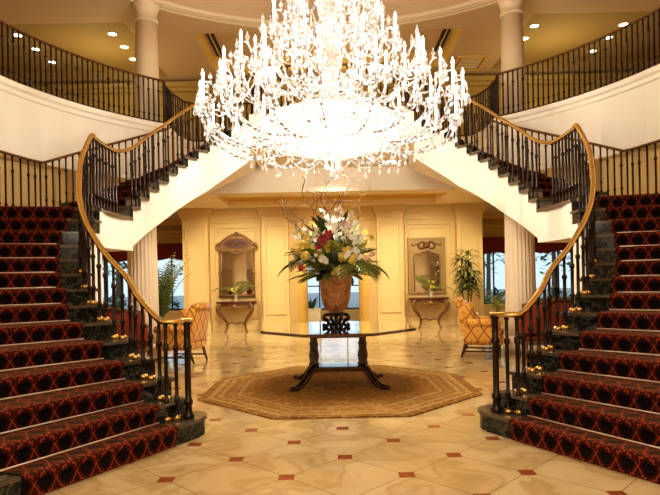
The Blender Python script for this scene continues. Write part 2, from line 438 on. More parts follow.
for (a, b) in ((-3.42, -1.93), (1.93, 3.42), (-1.22, 1.22)):
    for j in range(5): m.box(a, b, 15.8-.05-.03*j, 15.8, 3.02+.076*j, 3.02+.076*(j+1))
struct(m, 'trim_%d' % k, M['wall']); k += 1
# far-wall frieze bands above the drapes
for s in (-1, 1):
    m = MB(); a, b = sorted((s*4.15, s*12)); m.box(a, b, 17.9, 18, 2.62, 2.70); m.box(a, b, 17.86, 18, 2.95, 3.03); m.box(a, b, 17.8, 18, 3.2, 3.4)
    struct(m, 'trim_%d' % k, M['wall']); k += 1
# lower ceiling behind the balcony beam, with tray coffer
lc = MB(); c0, c1, d0, d1 = -2.75, 2.75, 13.45, 15.1
lc.box(-12, c0, 12.93, 18.2, SOF, SOF+.1); lc.box(c1, 12, 12.93, 18.2, SOF, SOF+.1)
lc.box(c0, c1, 12.93, d0, SOF, SOF+.1); lc.box(c0, c1, d1, 18.2, SOF, SOF+.1)
lc.box(c0-.1, c1+.1, d0-.1, d1+.1, SOF+.30, SOF+.36)
struct(lc, 'ceiling', M['ceil_low'])
m = MB()
m.box(c0-.1, c0, d0, d1, SOF+.1, SOF+.3); m.box(c1, c1+.1, d0, d1, SOF+.1, SOF+.3); m.box(c0, c1, d1, d1+.1, SOF+.1, SOF+.3); m.box(c0, c1, d0-.1, d0, SOF+.1, SOF+.3)
m.box(c0, c0+.3, d0, d1, SOF+.2, SOF+.3); m.box(c1-.3, c1, d0, d1, SOF+.2, SOF+.3); m.box(c0+.3, c1-.3, d1-.25, d1, SOF+.2, SOF+.3)
struct(m, 'trim_%d' % k, M['cove']); k += 1

# balcony slab: plan with the open well
def well():
    R = []
    for i in range(31):
        a = math.radians(lerp(-90, 50, i/30)); R.append((RB*math.cos(a), CY+RB*math.sin(a)))
    R += [(3.38, 12.3), (3.25, 12.75), (3.05, 12.9)]
    return R
wr = well(); loop = wr + [(-x, y) for x, y in wr[::-1]][:-1]
def ring_faces(loop, rect, z):
    b = bmesh.new()
    vs = [b.verts.new((x, y, z)) for x, y in loop]; es = [b.edges.new((vs[i], vs[(i+1) % len(vs)])) for i in range(len(vs))]
    ws = [b.verts.new((x, y, z)) for x, y in rect]; es += [b.edges.new((ws[i], ws[(i+1) % len(ws)])) for i in range(len(ws))]
    bmesh.ops.triangle_fill(b, use_beauty=True, use_dissolve=False, edges=es)
    b.verts.index_update()
    r = ([tuple(v.co) for v in b.verts], [tuple(v.index for v in f.verts) for f in b.faces]); b.free(); return r
RECT = [(-12, -4), (12, -4), (12, 17), (-12, 17)]
sl = MB(); sl.add(*ring_faces(loop, RECT, HB)); struct(sl, 'floor_balcony', M['ceil'])
RECT2 = [(-12, -4), (12, -4), (12, 12.95), (-12, 12.95)]
sl = MB(); sl.add(*ring_faces(loop, RECT2, SOF)); struct(sl, 'ceiling_balcony_underside', M['ceil_low'])
fa = MB()
def offset_loop(lp, d):
    n = len(lp); out = []
    for i in range(n):
        p0, p1 = Vector(lp[i-1]), Vector(lp[(i+1) % n]); t = (p1-p0).normalized(); nn = Vector((t.y, -t.x))
        out.append((lp[i][0]+nn.x*d, lp[i][1]+nn.y*d))
    return out
def strip(mb, lp, prof, smooth=False):
    """sweep a (offset, z) profile round a closed plan loop"""
    rings = [offset_loop(lp, d) for d, z in prof]; n = len(lp)
    vs = []
    for (d, z), rg in zip(prof, rings): vs += [(x, y, z) for x, y in rg]
    fs = [(j*n+i, j*n+(i+1) % n, (j+1)*n+(i+1) % n, (j+1)*n+i) for j in range(len(prof)-1) for i in range(n)]
    mb.add(vs, fs, smooth)
# positive offset = outwards from the well
sgn = 1 if offset_loop(loop, .1)[10][0] > loop[10][0] else -1
strip(fa, loop, [(0, SOF), (0, HB-.17), (-sgn*.025, HB-.155), (-sgn*.025, HB-.12), (-sgn*.01, HB-.11), (-sgn*.01, HB-.08), (-sgn*.05, HB-.05), (-sgn*.06, HB), (-sgn*.06, HB+.03), (sgn*.15, HB+.03)])
struct(fa, 'trim_balcony_fascia', M['white'])
# bridge between the two upper flights
br = MB(); br.prism([(-1.56, 10.70), (1.56, 10.70), (1.62, 11.85), (1.62, 12.95), (-1.62, 12.95), (-1.62, 11.85)], 3.95, HB)
struct(br, 'floor_bridge', M['white'])

# upper storey
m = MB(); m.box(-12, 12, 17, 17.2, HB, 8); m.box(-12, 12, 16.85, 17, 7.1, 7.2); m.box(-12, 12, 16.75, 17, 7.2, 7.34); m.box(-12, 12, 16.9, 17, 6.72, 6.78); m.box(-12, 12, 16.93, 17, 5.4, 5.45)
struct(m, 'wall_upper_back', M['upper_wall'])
HC = 7.45; RR = 5.95
n = 64; ring = [(RR*math.cos(2*PI*i/n), CY+RR*math.sin(2*PI*i/n)) for i in range(n)]
b = bmesh.new()
def lp(pts, z):
    vs = [b.verts.new((x, y, z)) for x, y in pts]; return [b.edges.new((vs[i], vs[(i+1) % len(vs)])) for i in range(len(vs))]
cof = [(-3.3, 13.8), (3.3, 13.8), (3.3, 16.3), (-3.3, 16.3)]
bayL = [(-11.5, 13.1), (-4.75, 13.1), (-4.75, 16.7), (-11.5, 16.7)]; bayR = [(4.75, 13.1), (11.5, 13.1), (11.5, 16.7), (4.75, 16.7)]
es = lp(ring, HC) + lp([(-12, -4), (12, -4), (12, 17), (-12, 17)], HC) + lp(cof, HC) + lp(bayL, HC) + lp(bayR, HC)
bmesh.ops.triangle_fill(b, use_beauty=True, use_dissolve=False, edges=es)
m = MB(); m.bm(b, smooth=False); b.free(); struct(m, 'ceiling_upper', M['ceil'])
def recess(poly, h):
    m = MB(); n = len(poly)
    vs = [(x, y, HC) for x, y in poly] + [(x, y, HC+h) for x, y in poly]
    m.add(vs, [(i, (i+1) % n, n+(i+1) % n, n+i) for i in range(n)]); return m
struct(recess(cof, .42), 'trim_coffer', M['cove'])
m = MB(); m.box(-3.3, 3.3, 13.8, 16.3, HC+.42, HC+.5); struct(m, 'ceiling_coffer', M['ceil'])
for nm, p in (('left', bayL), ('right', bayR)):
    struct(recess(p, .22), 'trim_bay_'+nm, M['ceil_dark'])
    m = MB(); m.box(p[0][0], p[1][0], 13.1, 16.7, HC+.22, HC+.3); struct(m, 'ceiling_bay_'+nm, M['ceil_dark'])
# dome with double ring moulding
prof = [(RR*math.cos(t*PI/2/10), HC+.16+1.7*math.sin(t*PI/2/10)) for t in range(11)]
prof[-1] = (.02, prof[-1][1])
m = MB(); m.lathe([(RR, HC)] + prof, (0, CY, 0), 64, cap=False); struct(m, 'ceiling_dome', M['ceil'])
m = MB()
for R, z, r in ((RR+.02, HC-.02, .055), (RR+.16, HC-.015, .035), (RR+.32, HC-.01, .03)):
    m.tube([(R*math.cos(2*PI*i/96), CY+R*math.sin(2*PI*i/96), z) for i in range(97)], r, 8)
struct(m, 'trim_dome_ring', M['column'])

# ------------------------------------------------------------------ columns
def fluted_column(x, y, H, R, label):
    t = thing('fluted_column', label, 'column', (x, y, 0), group='fluted columns under the upper flights')
    m = MB(); nf = 24
    m.lathe([(R*lerp(1, .93, k/6), lerp(.3, H-.05, k/6)) for k in range(7)], (x, y, 0), nf*6, flute=lambda a, z: -.055*abs(math.sin(a*nf/2)))
    m.build('shaft', M['column'], t)
    m = MB(); m.lathe([(R*1.22, 0), (R*1.22, .12), (R*1.16, .13), (R*1.18, .18), (R*1.14, .23), (R*1.08, .25), (R*1.06, .3)], (x, y, 0), 32); m.build('base', M['column'], t)
    m = MB(); m.lathe([(R*.93, H-.05), (R*1.0, H-.04), (R*1.0, H)], (x, y, 0), 32); m.build('capital', M['column'], t)
fluted_column(-3.50, 10.3, 2.62, .275, 'cream fluted column under the left upper flight, beside the yellow armchair')
fluted_column(3.38, 10.3, 2.62, .275, 'cream fluted column under the right upper flight, behind the red settee')
for s in (-1, 1):
    x, y = s*3.98, 12.3
    t = thing('balcony_column', 'smooth round cream column on the %s side of the upper balcony' % ('left', 'right')[s > 0], 'column', (x, y, HB), group='balcony columns')
    R = .25
    MB().lathe([(R*1.03, HB+.25), (R, HB+1.2), (R*.9, HC-.42)], (x, y, 0), 40).build('shaft', M['column'], t)
    MB().lathe([(R*1.4, HB), (R*1.4, HB+.1), (R*1.3, HB+.12), (R*1.3, HB+.17), (R*1.1, HB+.2), (R*1.05, HB+.25)], (x, y, 0), 40).build('base', M['column'], t)
    MB().lathe([(R*.9, HC-.42), (R*1.0, HC-.40), (R*1.0, HC-.36), (R*.92, HC-.35), (R*.92, HC-.22), (R*1.02, HC-.15), (R*1.12, HC-.08), (R*1.12, HC-.05), (R*1.22, HC-.04), (R*1.22, HC)], (x, y, 0), 40).build('capital', M['column'], t)

# ------------------------------------------------------------------ staircases
INN = {1: (1.30, 5.06), 2: (1.48, 5.12), 3: (1.63, 5.22), 4: (1.84, 5.40), 5: (2.08, 5.54), 6: (2.33, 5.73), 7: (2.55, 5.94), 8: (2.72, 6.12),
       9: (2.84, 6.28), 10: (2.93, 6.44), 11: (2.99, 6.59), 12: (3.04, 6.74), 13: (3.065, 6.93), 14: (3.06, 7.13),
       15: (3.0, 8.28), 16: (2.955, 8.50), 17: (2.90, 8.75), 18: (2.82, 9.00), 19: (2.73, 9.24), 20: (2.64, 9.46), 21: (2.52, 9.66), 22: (2.38, 9.85),
       23: (2.22, 10.05), 24: (2.07, 10.24), 25: (1.90, 10.42), 26: (1.72, 10.57), 27: (1.56, 10.70)}
ANG = {1: -60, 2: -60, 3: -56, 4: -52, 5: -48, 6: -43, 7: -38, 8: -34, 9: -30, 10: -26, 11: -22, 12: -18, 13: -15, 14: -12}
WID = 1.85
OUT = {}
for k, a in ANG.items():
    OUT[k] = (INN[k][0]+WID*math.cos(math.radians(a)), INN[k][1]+WID*math.sin(math.radians(a)))
for k in range(15, 28):
    a = 15.7 + (k-15)*5.05 if k <= 21 else 46 + (k-21)*4.0
    OUT[k] = (4.68*math.cos(math.radians(a)), CY+4.68*math.sin(math.radians(a)))
def ext(k, c):      # point on the nosing line of step k, c metres from the inner end
    a, b = Vector(INN[k]), Vector(OUT[k]); d = (b-a).normalized(); p = a + d*c; return (p.x, p.y)
def width(k): return (Vector(OUT[k])-Vector(INN[k])).length
def fwd(k):         # unit vector in the going direction
    a, b = Vector(INN[k]), Vector(OUT[k]); d = (b-a).normalized(); return Vector((-d.y, d.x)) if k < 99 else d
RAILH = {1: 1.05, 2: 1.05, 3: 1.09, 4: 1.27, 5: 1.45, 6: 1.66, 7: 1.87, 8: 2.07, 9: 2.26, 10: 2.45, 11: 2.64, 12: 2.84, 13: 3.05, 14: 3.26}
for k in range(15, 28): RAILH[k] = k*RISE + (.78 if k > 15 else .83)

def smooth_path(pts, n=6):
    out = []; P = [Vector(p) for p in pts]; m = len(P)
    for i in range(m-1):
        p0, p1, p2, p3 = P[max(i-1, 0)], P[i], P[i+1], P[min(i+2, m-1)]
        for j in range(n):
            t = j/n
            out.append(.5*((2*p1)+(p2-p0)*t+(2*p0-5*p1+4*p2-p3)*t*t+(3*p1-p0-3*p2+p3)*t**3))
    out.append(P[-1]); return out

def baluster(x, y, z0, z1, r=.0165, fancy=True):
    m = MB(); h = z1-z0
    prof = [(r*1.9, 0), (r*1.9, .025), (r*1.15, .035), (r*1.0, .10), (r*1.0, .16), (r*1.5, .165), (r*1.5, .185), (r*.95, .20)]
    if fancy: prof += [(r*1.0, h-.24), (r*1.5, h-.23), (r*1.5, h-.20), (r*.85, h-.19), (r*.85, h-.03), (r*1.3, h-.02), (r*1.3, h)]
    else: prof += [(r*.95, h-.02), (r*1.3, h-.015), (r*1.3, h)]
    m.lathe(prof, (x, y, z0), 8); return m
def shoe(x, y, z, r=.043):
    m = MB(); m.lathe([(r, 0), (r, .03), (r*.75, .045)], (x, y, z), 8); return m

def carpet_piece(mb, s, kk, z, c0, c1, kn, nd, riser_h=RISE):
    """riser face + tread of step kk (tread runs to nosing line kn)"""
    e = .012
    f = fwd(kk); a = Vector(ext(kk, c0)); b = Vector(ext(kk, c1)); f2 = fwd(kn)
    c = Vector(ext(kn, min(c0, width(kn)-.2))); d = Vector(ext(kn, min(c1, width(kn)-.18)))
    off = .03
    a1, b1 = a - f*(off+e), b - f*(off+e)      # nosing front
    ar, br = a - f*e, b - f*e
    w = (b-a).length/.158
    z0 = z - riser_h
    c2, d2 = c - f2*e, d - f2*e
    dep = ((c-a).length+(d-b).length)/2/.168
    def S(p, zz): return (s*p.x, p.y, zz)
    vs = [S(ar, z0+.002), S(br, z0+.002), S(ar, z-.05), S(br, z-.05), S(a1, z-.04), S(b1, z-.04), S(a1, z+e*.4), S(b1, z+e*.4), S(a, z+e), S(b, z+e), S(c2, z+e), S(d2, z+e)]
    vv = [0, 0, .70, .70, .76, .76, 1.0, 1.0, 1.08, 1.08, 1.08+dep, 1.08+dep]
    fs = []; uv = []
    for i in range(0, 10, 2):
        q = (i, i+1, i+3, i+2); fs.append(q)
        uv.append([(0, vv[i]), (w, vv[i]), (w, vv[i+2]), (0, vv[i+2])])
    mb.add(vs, fs, False, uv)
    # side edges (thickness)
    for j in (0, 1):
        idx = [0+j, 2+j, 4+j, 6+j, 8+j, 10+j]
        top = [Vector(vs[i]) for i in idx]
        mb.add([tuple(p) for p in top] + [S(d if j else c, z), S(b if j else a, z)], [(0, 1, 2, 3, 4, 5, 6, 7)], False, [[(.45, .5)]*8])

def staircase(s):
    side = ('left', 'right')[s > 0]
    org = (s*3.0, 6.5, 0)
    t = thing('staircase', '%s curved staircase of dark marble steps with white plaster stringer rising to the balcony' % side, 'staircase', org, group='twin staircases')
    def P(p): return (s*p[0], p[1])
    # lower flight: solid marble steps
    for k in range(1, 14):
        m = MB(); z = k*RISE
        f = fwd(k)*.028; ov = -.07
        if k == 1:
            cen = Vector((1.47, 5.20)); pl = [ext(1, WID), ext(1, -.02)]
            d0 = math.atan2(INN[1][1]-cen.y, INN[1][0]-cen.x)
            for i in range(9):
                a = lerp(math.radians(208), math.radians(60), i/8); pl.append((cen.x+.20*math.cos(a), cen.y+.20*math.sin(a)))
            pl += [(1.75, 5.38), OUT[2]]
            m.prism([P(p) for p in pl], 0, z-.03)
            c_ = Vector((sum(p[0] for p in pl)/len(pl), sum(p[1] for p in pl)/len(pl)))
            big = []
            for p in pl:
                d = Vector(p)-c_; big.append(tuple(c_ + d*(1+.022/d.length)))
            sl_ = MB().prism([P(p) for p in big], z-.03, z)
        else:
            back = k+1
            p0, p1, p2, p3 = ext(k, ov), ext(k, width(k)), ext(back, width(back)), ext(back, ov)
            m.prism([P(p) for p in (p0, p1, p2, p3)], 0, z-.03)
            q0, q1 = Vector(ext(k, ov-.03))-f, Vector(ext(k, width(k)))-f
            sl_ = MB().prism([P(p) for p in (q0, q1, p2, ext(back, ov-.03))], z-.03, z)
        sub(sl_, 'tread', M['tread'], m.build('step', M['marble'], t))
    m = MB()
    for k in range(2, 14):
        zt = (k-1)*RISE
        a, b_, c, d = ext(k, -.075), ext(k+1, -.075), ext(k+1, -.095), ext(k, -.095)
        m.prism([P(p) for p in (a, b_, c, d)], 0, zt)
    m.prism([P(p) for p in (Vector(ext(14, -.05))+fwd(14)*.05, Vector(ext(14, width(14)))+fwd(14)*.05, Vector(ext(14, width(14)))+fwd(14)*.08, Vector(ext(14, -.05))+fwd(14)*.08)], 0, 1.87)
    m.build('inner_string', M['white'], t)
    # landing
    zl = 14*RISE
    lpl = [ext(14, -.07), ext(14, width(14)), (4.86, 7.3), (4.78, 8.0), OUT[15], ext(15, -.04), (3.02, 8.0), (3.045, 7.6)]
    m = MB(); m.prism([P(p) for p in lpl], zl-.045, zl)
    f = fwd(14)*.028
    m.prism([P(p) for p in (Vector(ext(14, -.10))-f, Vector(ext(14, width(14)))-f, ext(14, width(14)), ext(14, -.07))], zl-.045, zl)
    m.prism([P(p) for p in ((2.96, 8.30), (2.97, 8.0), (3.0, 7.5), (3.04, 7.05), (3.1, 7.05), (3.06, 7.6), (3.02, 8.3))], zl-.045, zl)
    m.build('landing_slab', M['tread'], t)
    f5 = fwd(14)*.05; r0, r1 = Vector(ext(14, -.07)), Vector(ext(14, width(14)))
    m = MB(); m.prism([P(p) for p in (r0, r1, r1+f5, r0+f5)], 13*RISE-.03, zl-.045); m.build('riser', M['marble'], t)
    lpl[0] = tuple(r0+f5); lpl[1] = tuple(r1+f5)
    m = MB(); m.prism([P(p) for p in lpl], 1.87, zl-.045); m.build('landing_body', M['white'], t)
    # upper flight
    body = MB()
    botd = lambda k: k*RISE - lerp(.64, .86, min(1, max(0, (k-15)/8)))
    for k in range(15, 27):
        z = k*RISE; f = fwd(k)*-1
        ff = (Vector(INN[k+1])-Vector(INN[k])).normalized()
        m = MB()
        a, b = ext(k, -.02), ext(k, width(k)); c, d = ext(k+1, width(k+1)), ext(k+1, -.02)
        # tread slab with nosing
        n0 = Vector(ext(k, -.055))-ff*.03; n1 = Vector(ext(k, width(k)))-ff*.03
        sl_ = MB().prism([P(p) for p in (n0, n1, c, Vector(ext(k+1, -.055)))], z-.04, z)
        r0, r1 = Vector(a), Vector(b)
        m.prism([P(p) for p in (r0, r1, r1+ff*.05, r0+ff*.05)], z-RISE, z-.04)
        sub(sl_, 'tread', M['tread'], m.build('step', M['marble'], t))
    def inn(t_):
        k0 = min(26, int(t_)); f_ = t_-k0; kk = [max(15, k0-1), k0, k0+1, min(27, k0+2)]
        p0, p1, p2, p3 = [Vector(INN[q]) for q in kk]
        return .5*((2*p1)+(p2-p0)*f_+(2*p0-5*p1+4*p2-p3)*f_*f_+(3*p1-p0-3*p2+p3)*f_**3)
    def outp(t_):
        k0 = min(26, int(t_)); return Vector(OUT[k0]).lerp(Vector(OUT[k0+1]), t_-k0)
    for k in range(15, 27):
        for q in range(4):
            t0, t1 = k+q/4, k+(q+1)/4
            body.prism([P(inn(t0)), P(outp(t0)), P(outp(t1)), P(inn(t1))], [botd(t0), botd(t0), botd(t1), botd(t1)], k*RISE-.04)
    body.build('stringer', M['white'], t)
    # carpet runner
    cp = thing('stair_carpet', 'black and red star-patterned carpet runner on the %s staircase' % side, 'carpet', org, group='stair carpets')
    m = MB()
    for k in range(1, 14): carpet_piece(m, s, k, k*RISE, (.28 if k < 8 else .22), width(k)-.22, k+1, 0)
    # landing top
    carpet_piece(m, s, 14, zl, .22, width(14)-.22, 15, 0)
    for k in range(15, 27): carpet_piece(m, s, k, k*RISE, .22, width(k)-.20, k+1, 0)
    m.build('runner', M['carpet'], cp, recalc=False)
    for k in range(2, 15):
        f = fwd(k)*.03; a, b = Vector(ext(k, .27))-f, Vector(ext(k, width(k)-.19))-f
        MB().tube([(s*a.x, a.y, (k-1)*RISE+.022), (s*b.x, b.y, (k-1)*RISE+.022)], .006, 6).build('stair_rod', M['rod'], cp)
    # inner railing -----------------------------------------------------------
    r = thing('stair_railing', 'bronze baluster railing with brass handrail sweeping up the inner edge of the %s staircase' % side, 'railing', org, group='inner stair railings')
    def bpos(k, fr):
        sh = .10 if k < 5 else .0
        if k == 1: a, b = Vector((1.40, 5.10)), Vector((1.56, 5.00))
        elif k == 14:
            L = [Vector(ext(14, 0)), Vector((3.09, 7.6)), Vector((3.075, 8.02))]
            return L[0].lerp(L[1], fr*2) if fr < .5 else L[1].lerp(L[2], fr*2-1)
        else:
            a, b = Vector(ext(k, sh)), Vector(ext(k+1, .10 if k+1 < 5 else .0))
        return a.lerp(b, fr)
    def rh(k, fr):
        if k == 14: return 3.26
        return lerp(RAILH[k], RAILH[min(k+1, 27)], fr)
    line = [(1.36, 5.13, 1.05), (1.41, 5.09, 1.05), (1.48, 5.04, 1.05), (1.55, 5.02, 1.05)]
    for k in range(2, 14): p = bpos(k, 0); line.append((p.x+(.06 if k == 2 else 0), p.y, RAILH[k]))
    line += [(*bpos(14, 0), 3.27), (*bpos(14, .12), 3.26), (*bpos(14, .5), 3.26), (*bpos(14, .9), 3.26), (*bpos(14, 1), 3.27)]
    for k in range(15, 27): p = bpos(k, 0); line.append((p.x, p.y, RAILH[k]))
    line.append((*ext(27, .03), RAILH[26]+RISE*.9)); line.append((1.52, 10.72, HB+.93))
    sp = smooth_path([Vector((s*p[0], p[1], p[2])) for p in line], 5)
    MB().tube(sp, .031, 10, flat=.85).build('handrail', M['brass'], r)
    x, y = s*1.39, 5.10
    nw = MB(); nw.lathe([(.05, 0), (.05, .03), (.036, .05), (.03, .12), (.042, .13), (.042, .16), (.028, .18), (.028, .62), (.04, .63), (.04, .66), (.03, .67), (.03, .84), (.04, .85), (.04, .875)], (x, y, RISE), 12)
    np_ = nw.build('newel_post', M['bronze'], r)
    def put(k, fr, fancy=True):
        p = bpos(k, fr); z0 = k*RISE
        o = baluster(s*p.x, p.y, z0, rh(k, fr)-.02, .0175 if k < 15 else .0155, fancy).build('baluster', M['bronze'], r)
        if k < 10: sub(shoe(s*p.x, p.y, z0), 'shoe', M['brass'], o)
    put(1, .5); put(1, .98)
    for k in range(2, 14):
        for fr in (.28, .75): put(k, fr)
    for i in range(8): put(14, (i+.4)/8, i % 2 == 0)
    for k in range(15, 27):
        for fr in (.25, .75): put(k, fr)
    # outer railing -----------------------------------------------------------
    r = thing('stair_railing', 'thin dark bronze railing along the outer edge of the %s landing and upper flight' % side, 'railing', org, group='outer stair railings')
    pts = []
    for k in range(11, 14): a = Vector(ext(k, width(k)-.09)); pts.append((a.x, a.y, k*RISE+.9, k*RISE))
    for p in (Vector(ext(14, width(14)-.09)), Vector((4.74, 7.0)), Vector((4.68, 7.5)), Vector((4.60, 8.0)), Vector((4.50, 8.45))): pts.append((p.x, p.y, zl+.9, zl))
    for k in range(15, 26): a = Vector(ext(k, width(k)-.06)); pts.append((a.x, a.y, k*RISE+.74, k*RISE))
    MB().tube([Vector((s*p[0], p[1], p[2])) for p in pts], .027, 8, flat=.8).build('handrail', M['rail_brown'], r)
    for i in range(len(pts)-1):
        a, b = Vector(pts[i]), Vector(pts[i+1]); L = (Vector(a[:2])-Vector(b[:2])).length
        nb = max(2, round(L/.135))
        for j in range(nb):
            q = a.lerp(b, (j+.4)/nb)
            baluster(s*q.x, q.y, a[3], q.z-.015, .0150, j % 2 == 0).build('baluster', M['bronze'], r)
    # balcony railing ---------------------------------------------------------
    r = thing('balcony_railing', 'bronze railing along the curved upper balcony edge on the %s' % side, 'railing', (s*4.5, 10, HB), group='balcony railings')
    path = [((RB+.05)*math.cos(math.radians(a)), CY+(RB+.05)*math.sin(math.radians(a))) for a in range(-4, 51, 3)]
    path += [(3.43, 11.7), (3.42, 12.2), (3.3, 12.72), (3.08, 12.95), (2.6, 12.97), (1.72, 12.97), (1.66, 12.5), (1.66, 11.95)]
    MB().tube([Vector((s*x, y, HB+.92)) for x, y in path], .027, 8, flat=.8).build('handrail', M['rail_brown'], r)
    MB().tube([Vector((s*x, y, HB+.075)) for x, y in path], .014, 6).build('bottom_rail', M['bronze'], r)
    acc = 0; prev = Vector(path[0]); cnt = 0; nxt = .05
    for q in path[1:]:
        q = Vector(q); L = (q-prev).length
        while nxt <= acc+L:
            p = prev.lerp(q, (nxt-acc)/L)
            baluster(s*p.x, p.y, HB+.03, HB+.905, .0175, cnt % 2 == 0).build('baluster', M['bronze'], r)
            cnt += 1; nxt += .104
        acc += L; prev = q
for s in (-1, 1): staircase(s)
# bridge railing
r = thing('bridge_railing', 'short bronze railing across the bridge behind the chandelier', 'railing', (0, 10.74, HB))
MB().tube([(-1.5, 10.74, HB+.92), (1.5, 10.74, HB+.92)], .027, 8, flat=.8).build('handrail', M['rail_brown'], r)
for i in range(24): baluster(-1.45+i*2.9/23, 10.74, HB, HB+.905, .015, i % 2 == 0).build('baluster', M['bronze'], r)

# ------------------------------------------------------------------ recessed lights
DL = [(-9.0, 13.3, 0)]
import math as _m
PHI = _m.radians(1.15)
def unproj(x, y, H):     # photo reading -> point on a plane of height H (used once to lay out the ceiling fittings)
    dx, dy = x-330, y-247.5
    u = dx*_m.cos(PHI)-dy*_m.sin(PHI); v = dy*_m.cos(PHI)+dx*_m.sin(PHI)-31.5
    Y = (1.4-H)*565/v; return (u*Y/565-.09, Y)
first = None
where = ['nearest of the left bay', 'second of the left bay', 'third of the left bay', 'left bay beside the column, front', 'left bay beside the column, middle', 'left bay beside the column, rear', 'left of the centre coffer',
         'right bay nearest', 'right bay second', 'right bay third', 'right bay beside the column, front', 'right bay beside the column, rear', 'right of the centre coffer']
LOC = []
for i, (px, py) in enumerate([(18, 35), (36.7, 49), (53, 62), (113, 33.7), (125, 46.7), (134, 59), (199, 81.7), (624, 24.3), (609, 37.3), (593, 51), (535, 25.7), (525, 38.3), (460, 76)]):
    inbay = i not in (6, 12)
    H = HC+.22 if inbay else HC
    x, y = unproj(px, py, H); LOC.append((x, y, H))
    if first is None:
        t = thing('recessed_downlight', '', 'downlight', (x, y, H), group='downlights in the upper ceiling', local=True)
        m = MB(); m.lathe([(.10, -.012), (.13, -.012), (.13, .0), (.10, .0)], (0, 0, 0), 20, cap=False); m.build('trim_ring', M['column'], t)
        m = MB(); m.lathe([(.10, -.008), (.001, -.006)], (0, 0, 0), 20, cap=False); m.build('lens', M['lamp'], t)
        first = t
    else: t = copy_tree(first); t.location = (x, y, H)
    t['label'] = 'small round recessed downlight in the upper ceiling, ' + where[i]
for s in (-1, 1):
    t = copy_tree(first); t.location = (s*1.75, 12.35, 3.95) if False else (s*1.3, 12.3, 3.95)
    t['label'] = 'round recessed light under the bridge, %s of the flowers' % ('left', 'right')[s > 0]; t['group'] = 'downlights under the bridge'
# air grilles
t = thing('air_vent', 'square air vent in the upper ceiling right of the coffer', 'vent', (3.95, 16.0, HC))
m = MB(); m.box(3.55, 4.4, 15.5, 15.56, HC-.03, HC); m.box(3.55, 4.4, 16.5, 16.56, HC-.03, HC); m.box(3.55, 3.61, 15.56, 16.5, HC-.03, HC); m.box(4.34, 4.4, 15.56, 16.5, HC-.03, HC); m.build('frame', M['cove'], t)
m = MB(); m.box(3.61, 4.34, 15.56, 16.5, HC-.012, HC); m.build('backing', M['ceil_dark'], t)
for j in range(6): MB().box(3.68, 4.27, 15.64+j*.14, 15.68+j*.14, HC-.028, HC-.012).build('slat', M['column'], t)
for s in (-1, 1):
    t = thing('linear_diffuser', 'dark linear air diffuser along the %s side of the ceiling coffer' % ('left', 'right')[s > 0], 'vent', (s*3.1, 15.05, HC+.42), group='linear diffusers')
    x0, x1 = sorted((s*3.0, s*3.2)); m = MB(); m.box(x0, x1, 13.9, 16.2, HC+.39, HC+.42); m.build('slot', M['black'], t)
    m = MB(); m.box((x0+x1)/2-.015, (x0+x1)/2+.015, 13.9, 16.2, HC+.38, HC+.39); m.build('bar', M['column'], t)

# ------------------------------------------------------------------ rug and centre table
def octagon(R, cx=0, cy=0, ry=None):
    q = R*math.tan(PI/8); ry = ry or R; qy = q*ry/R
    return [(cx+x, cy+y) for x, y in ((q, -ry), (R, -qy), (R, qy), (q, ry), (-q, ry), (-R, qy), (-R, -qy), (-q, -ry))]
m = MB(); m.prism(octagon(1.68), 0, .014)
o = m.build('octagonal_rug', M['rug'], None, origin=(0, 0, 0)); o.location = (0, 7.35, 0)
tag(o, 'octagonal tan and gold patterned rug on the marble floor under the pedestal table', 'rug')
TY = 7.42; RT = .97
t = thing('pedestal_table', 'octagonal polished mahogany pedestal table on the rug, holding the flower urn', 'table', (0, TY, .014))
m = MB(); m.prism(octagon(RT-.012, 0, TY), .735, .745); m.prism(octagon(RT, 0, TY), .745, .765); m.prism(octagon(RT-.01, 0, TY), .765, .77); m.build('tabletop', M['top'], t)
m = MB(); m.prism(octagon(.62, 0, TY), .690, .735); m.build('apron', M['wood'], t)
for s in (-1, 1):
    m = MB(); m.lathe([(.06, .27), (.075, .29), (.055, .32), (.07, .40), (.05, .50), (.06, .55), (.045, .60), (.06, .66), (.075, .69)], (s*.32, TY, 0), 16); m.build('pedestal', M['wood'], t)
m = MB(); m.box(-.36, .36, TY-.17, TY+.17, .225, .27); m.box(-.34, .34, TY-.15, TY+.15, .205, .225); m.build('shelf', M['wood'], t)
for sx in (-1, 1):
    for sy in (-1, 1):
        pts = smooth_path([V(sx*.31, TY+sy*.11, .25), V(sx*.36, TY+sy*.18, .22), V(sx*.43, TY+sy*.27, .12), V(sx*.52, TY+sy*.37, .050), V(sx*.57, TY+sy*.43, .050), V(sx*.595, TY+sy*.45, .047)], 4)
        m = MB(); m.tube(pts, [lerp(.055, .030, i/(len(pts)-1)) for i in range(len(pts))], 8)
        lg = m.build('leg', M['wood'], t)
        ca = MB(); ca.sphere((sx*.60, TY+sy*.455, .044), .029, 10, 6); sub(ca, 'toe', M['wood'], lg)
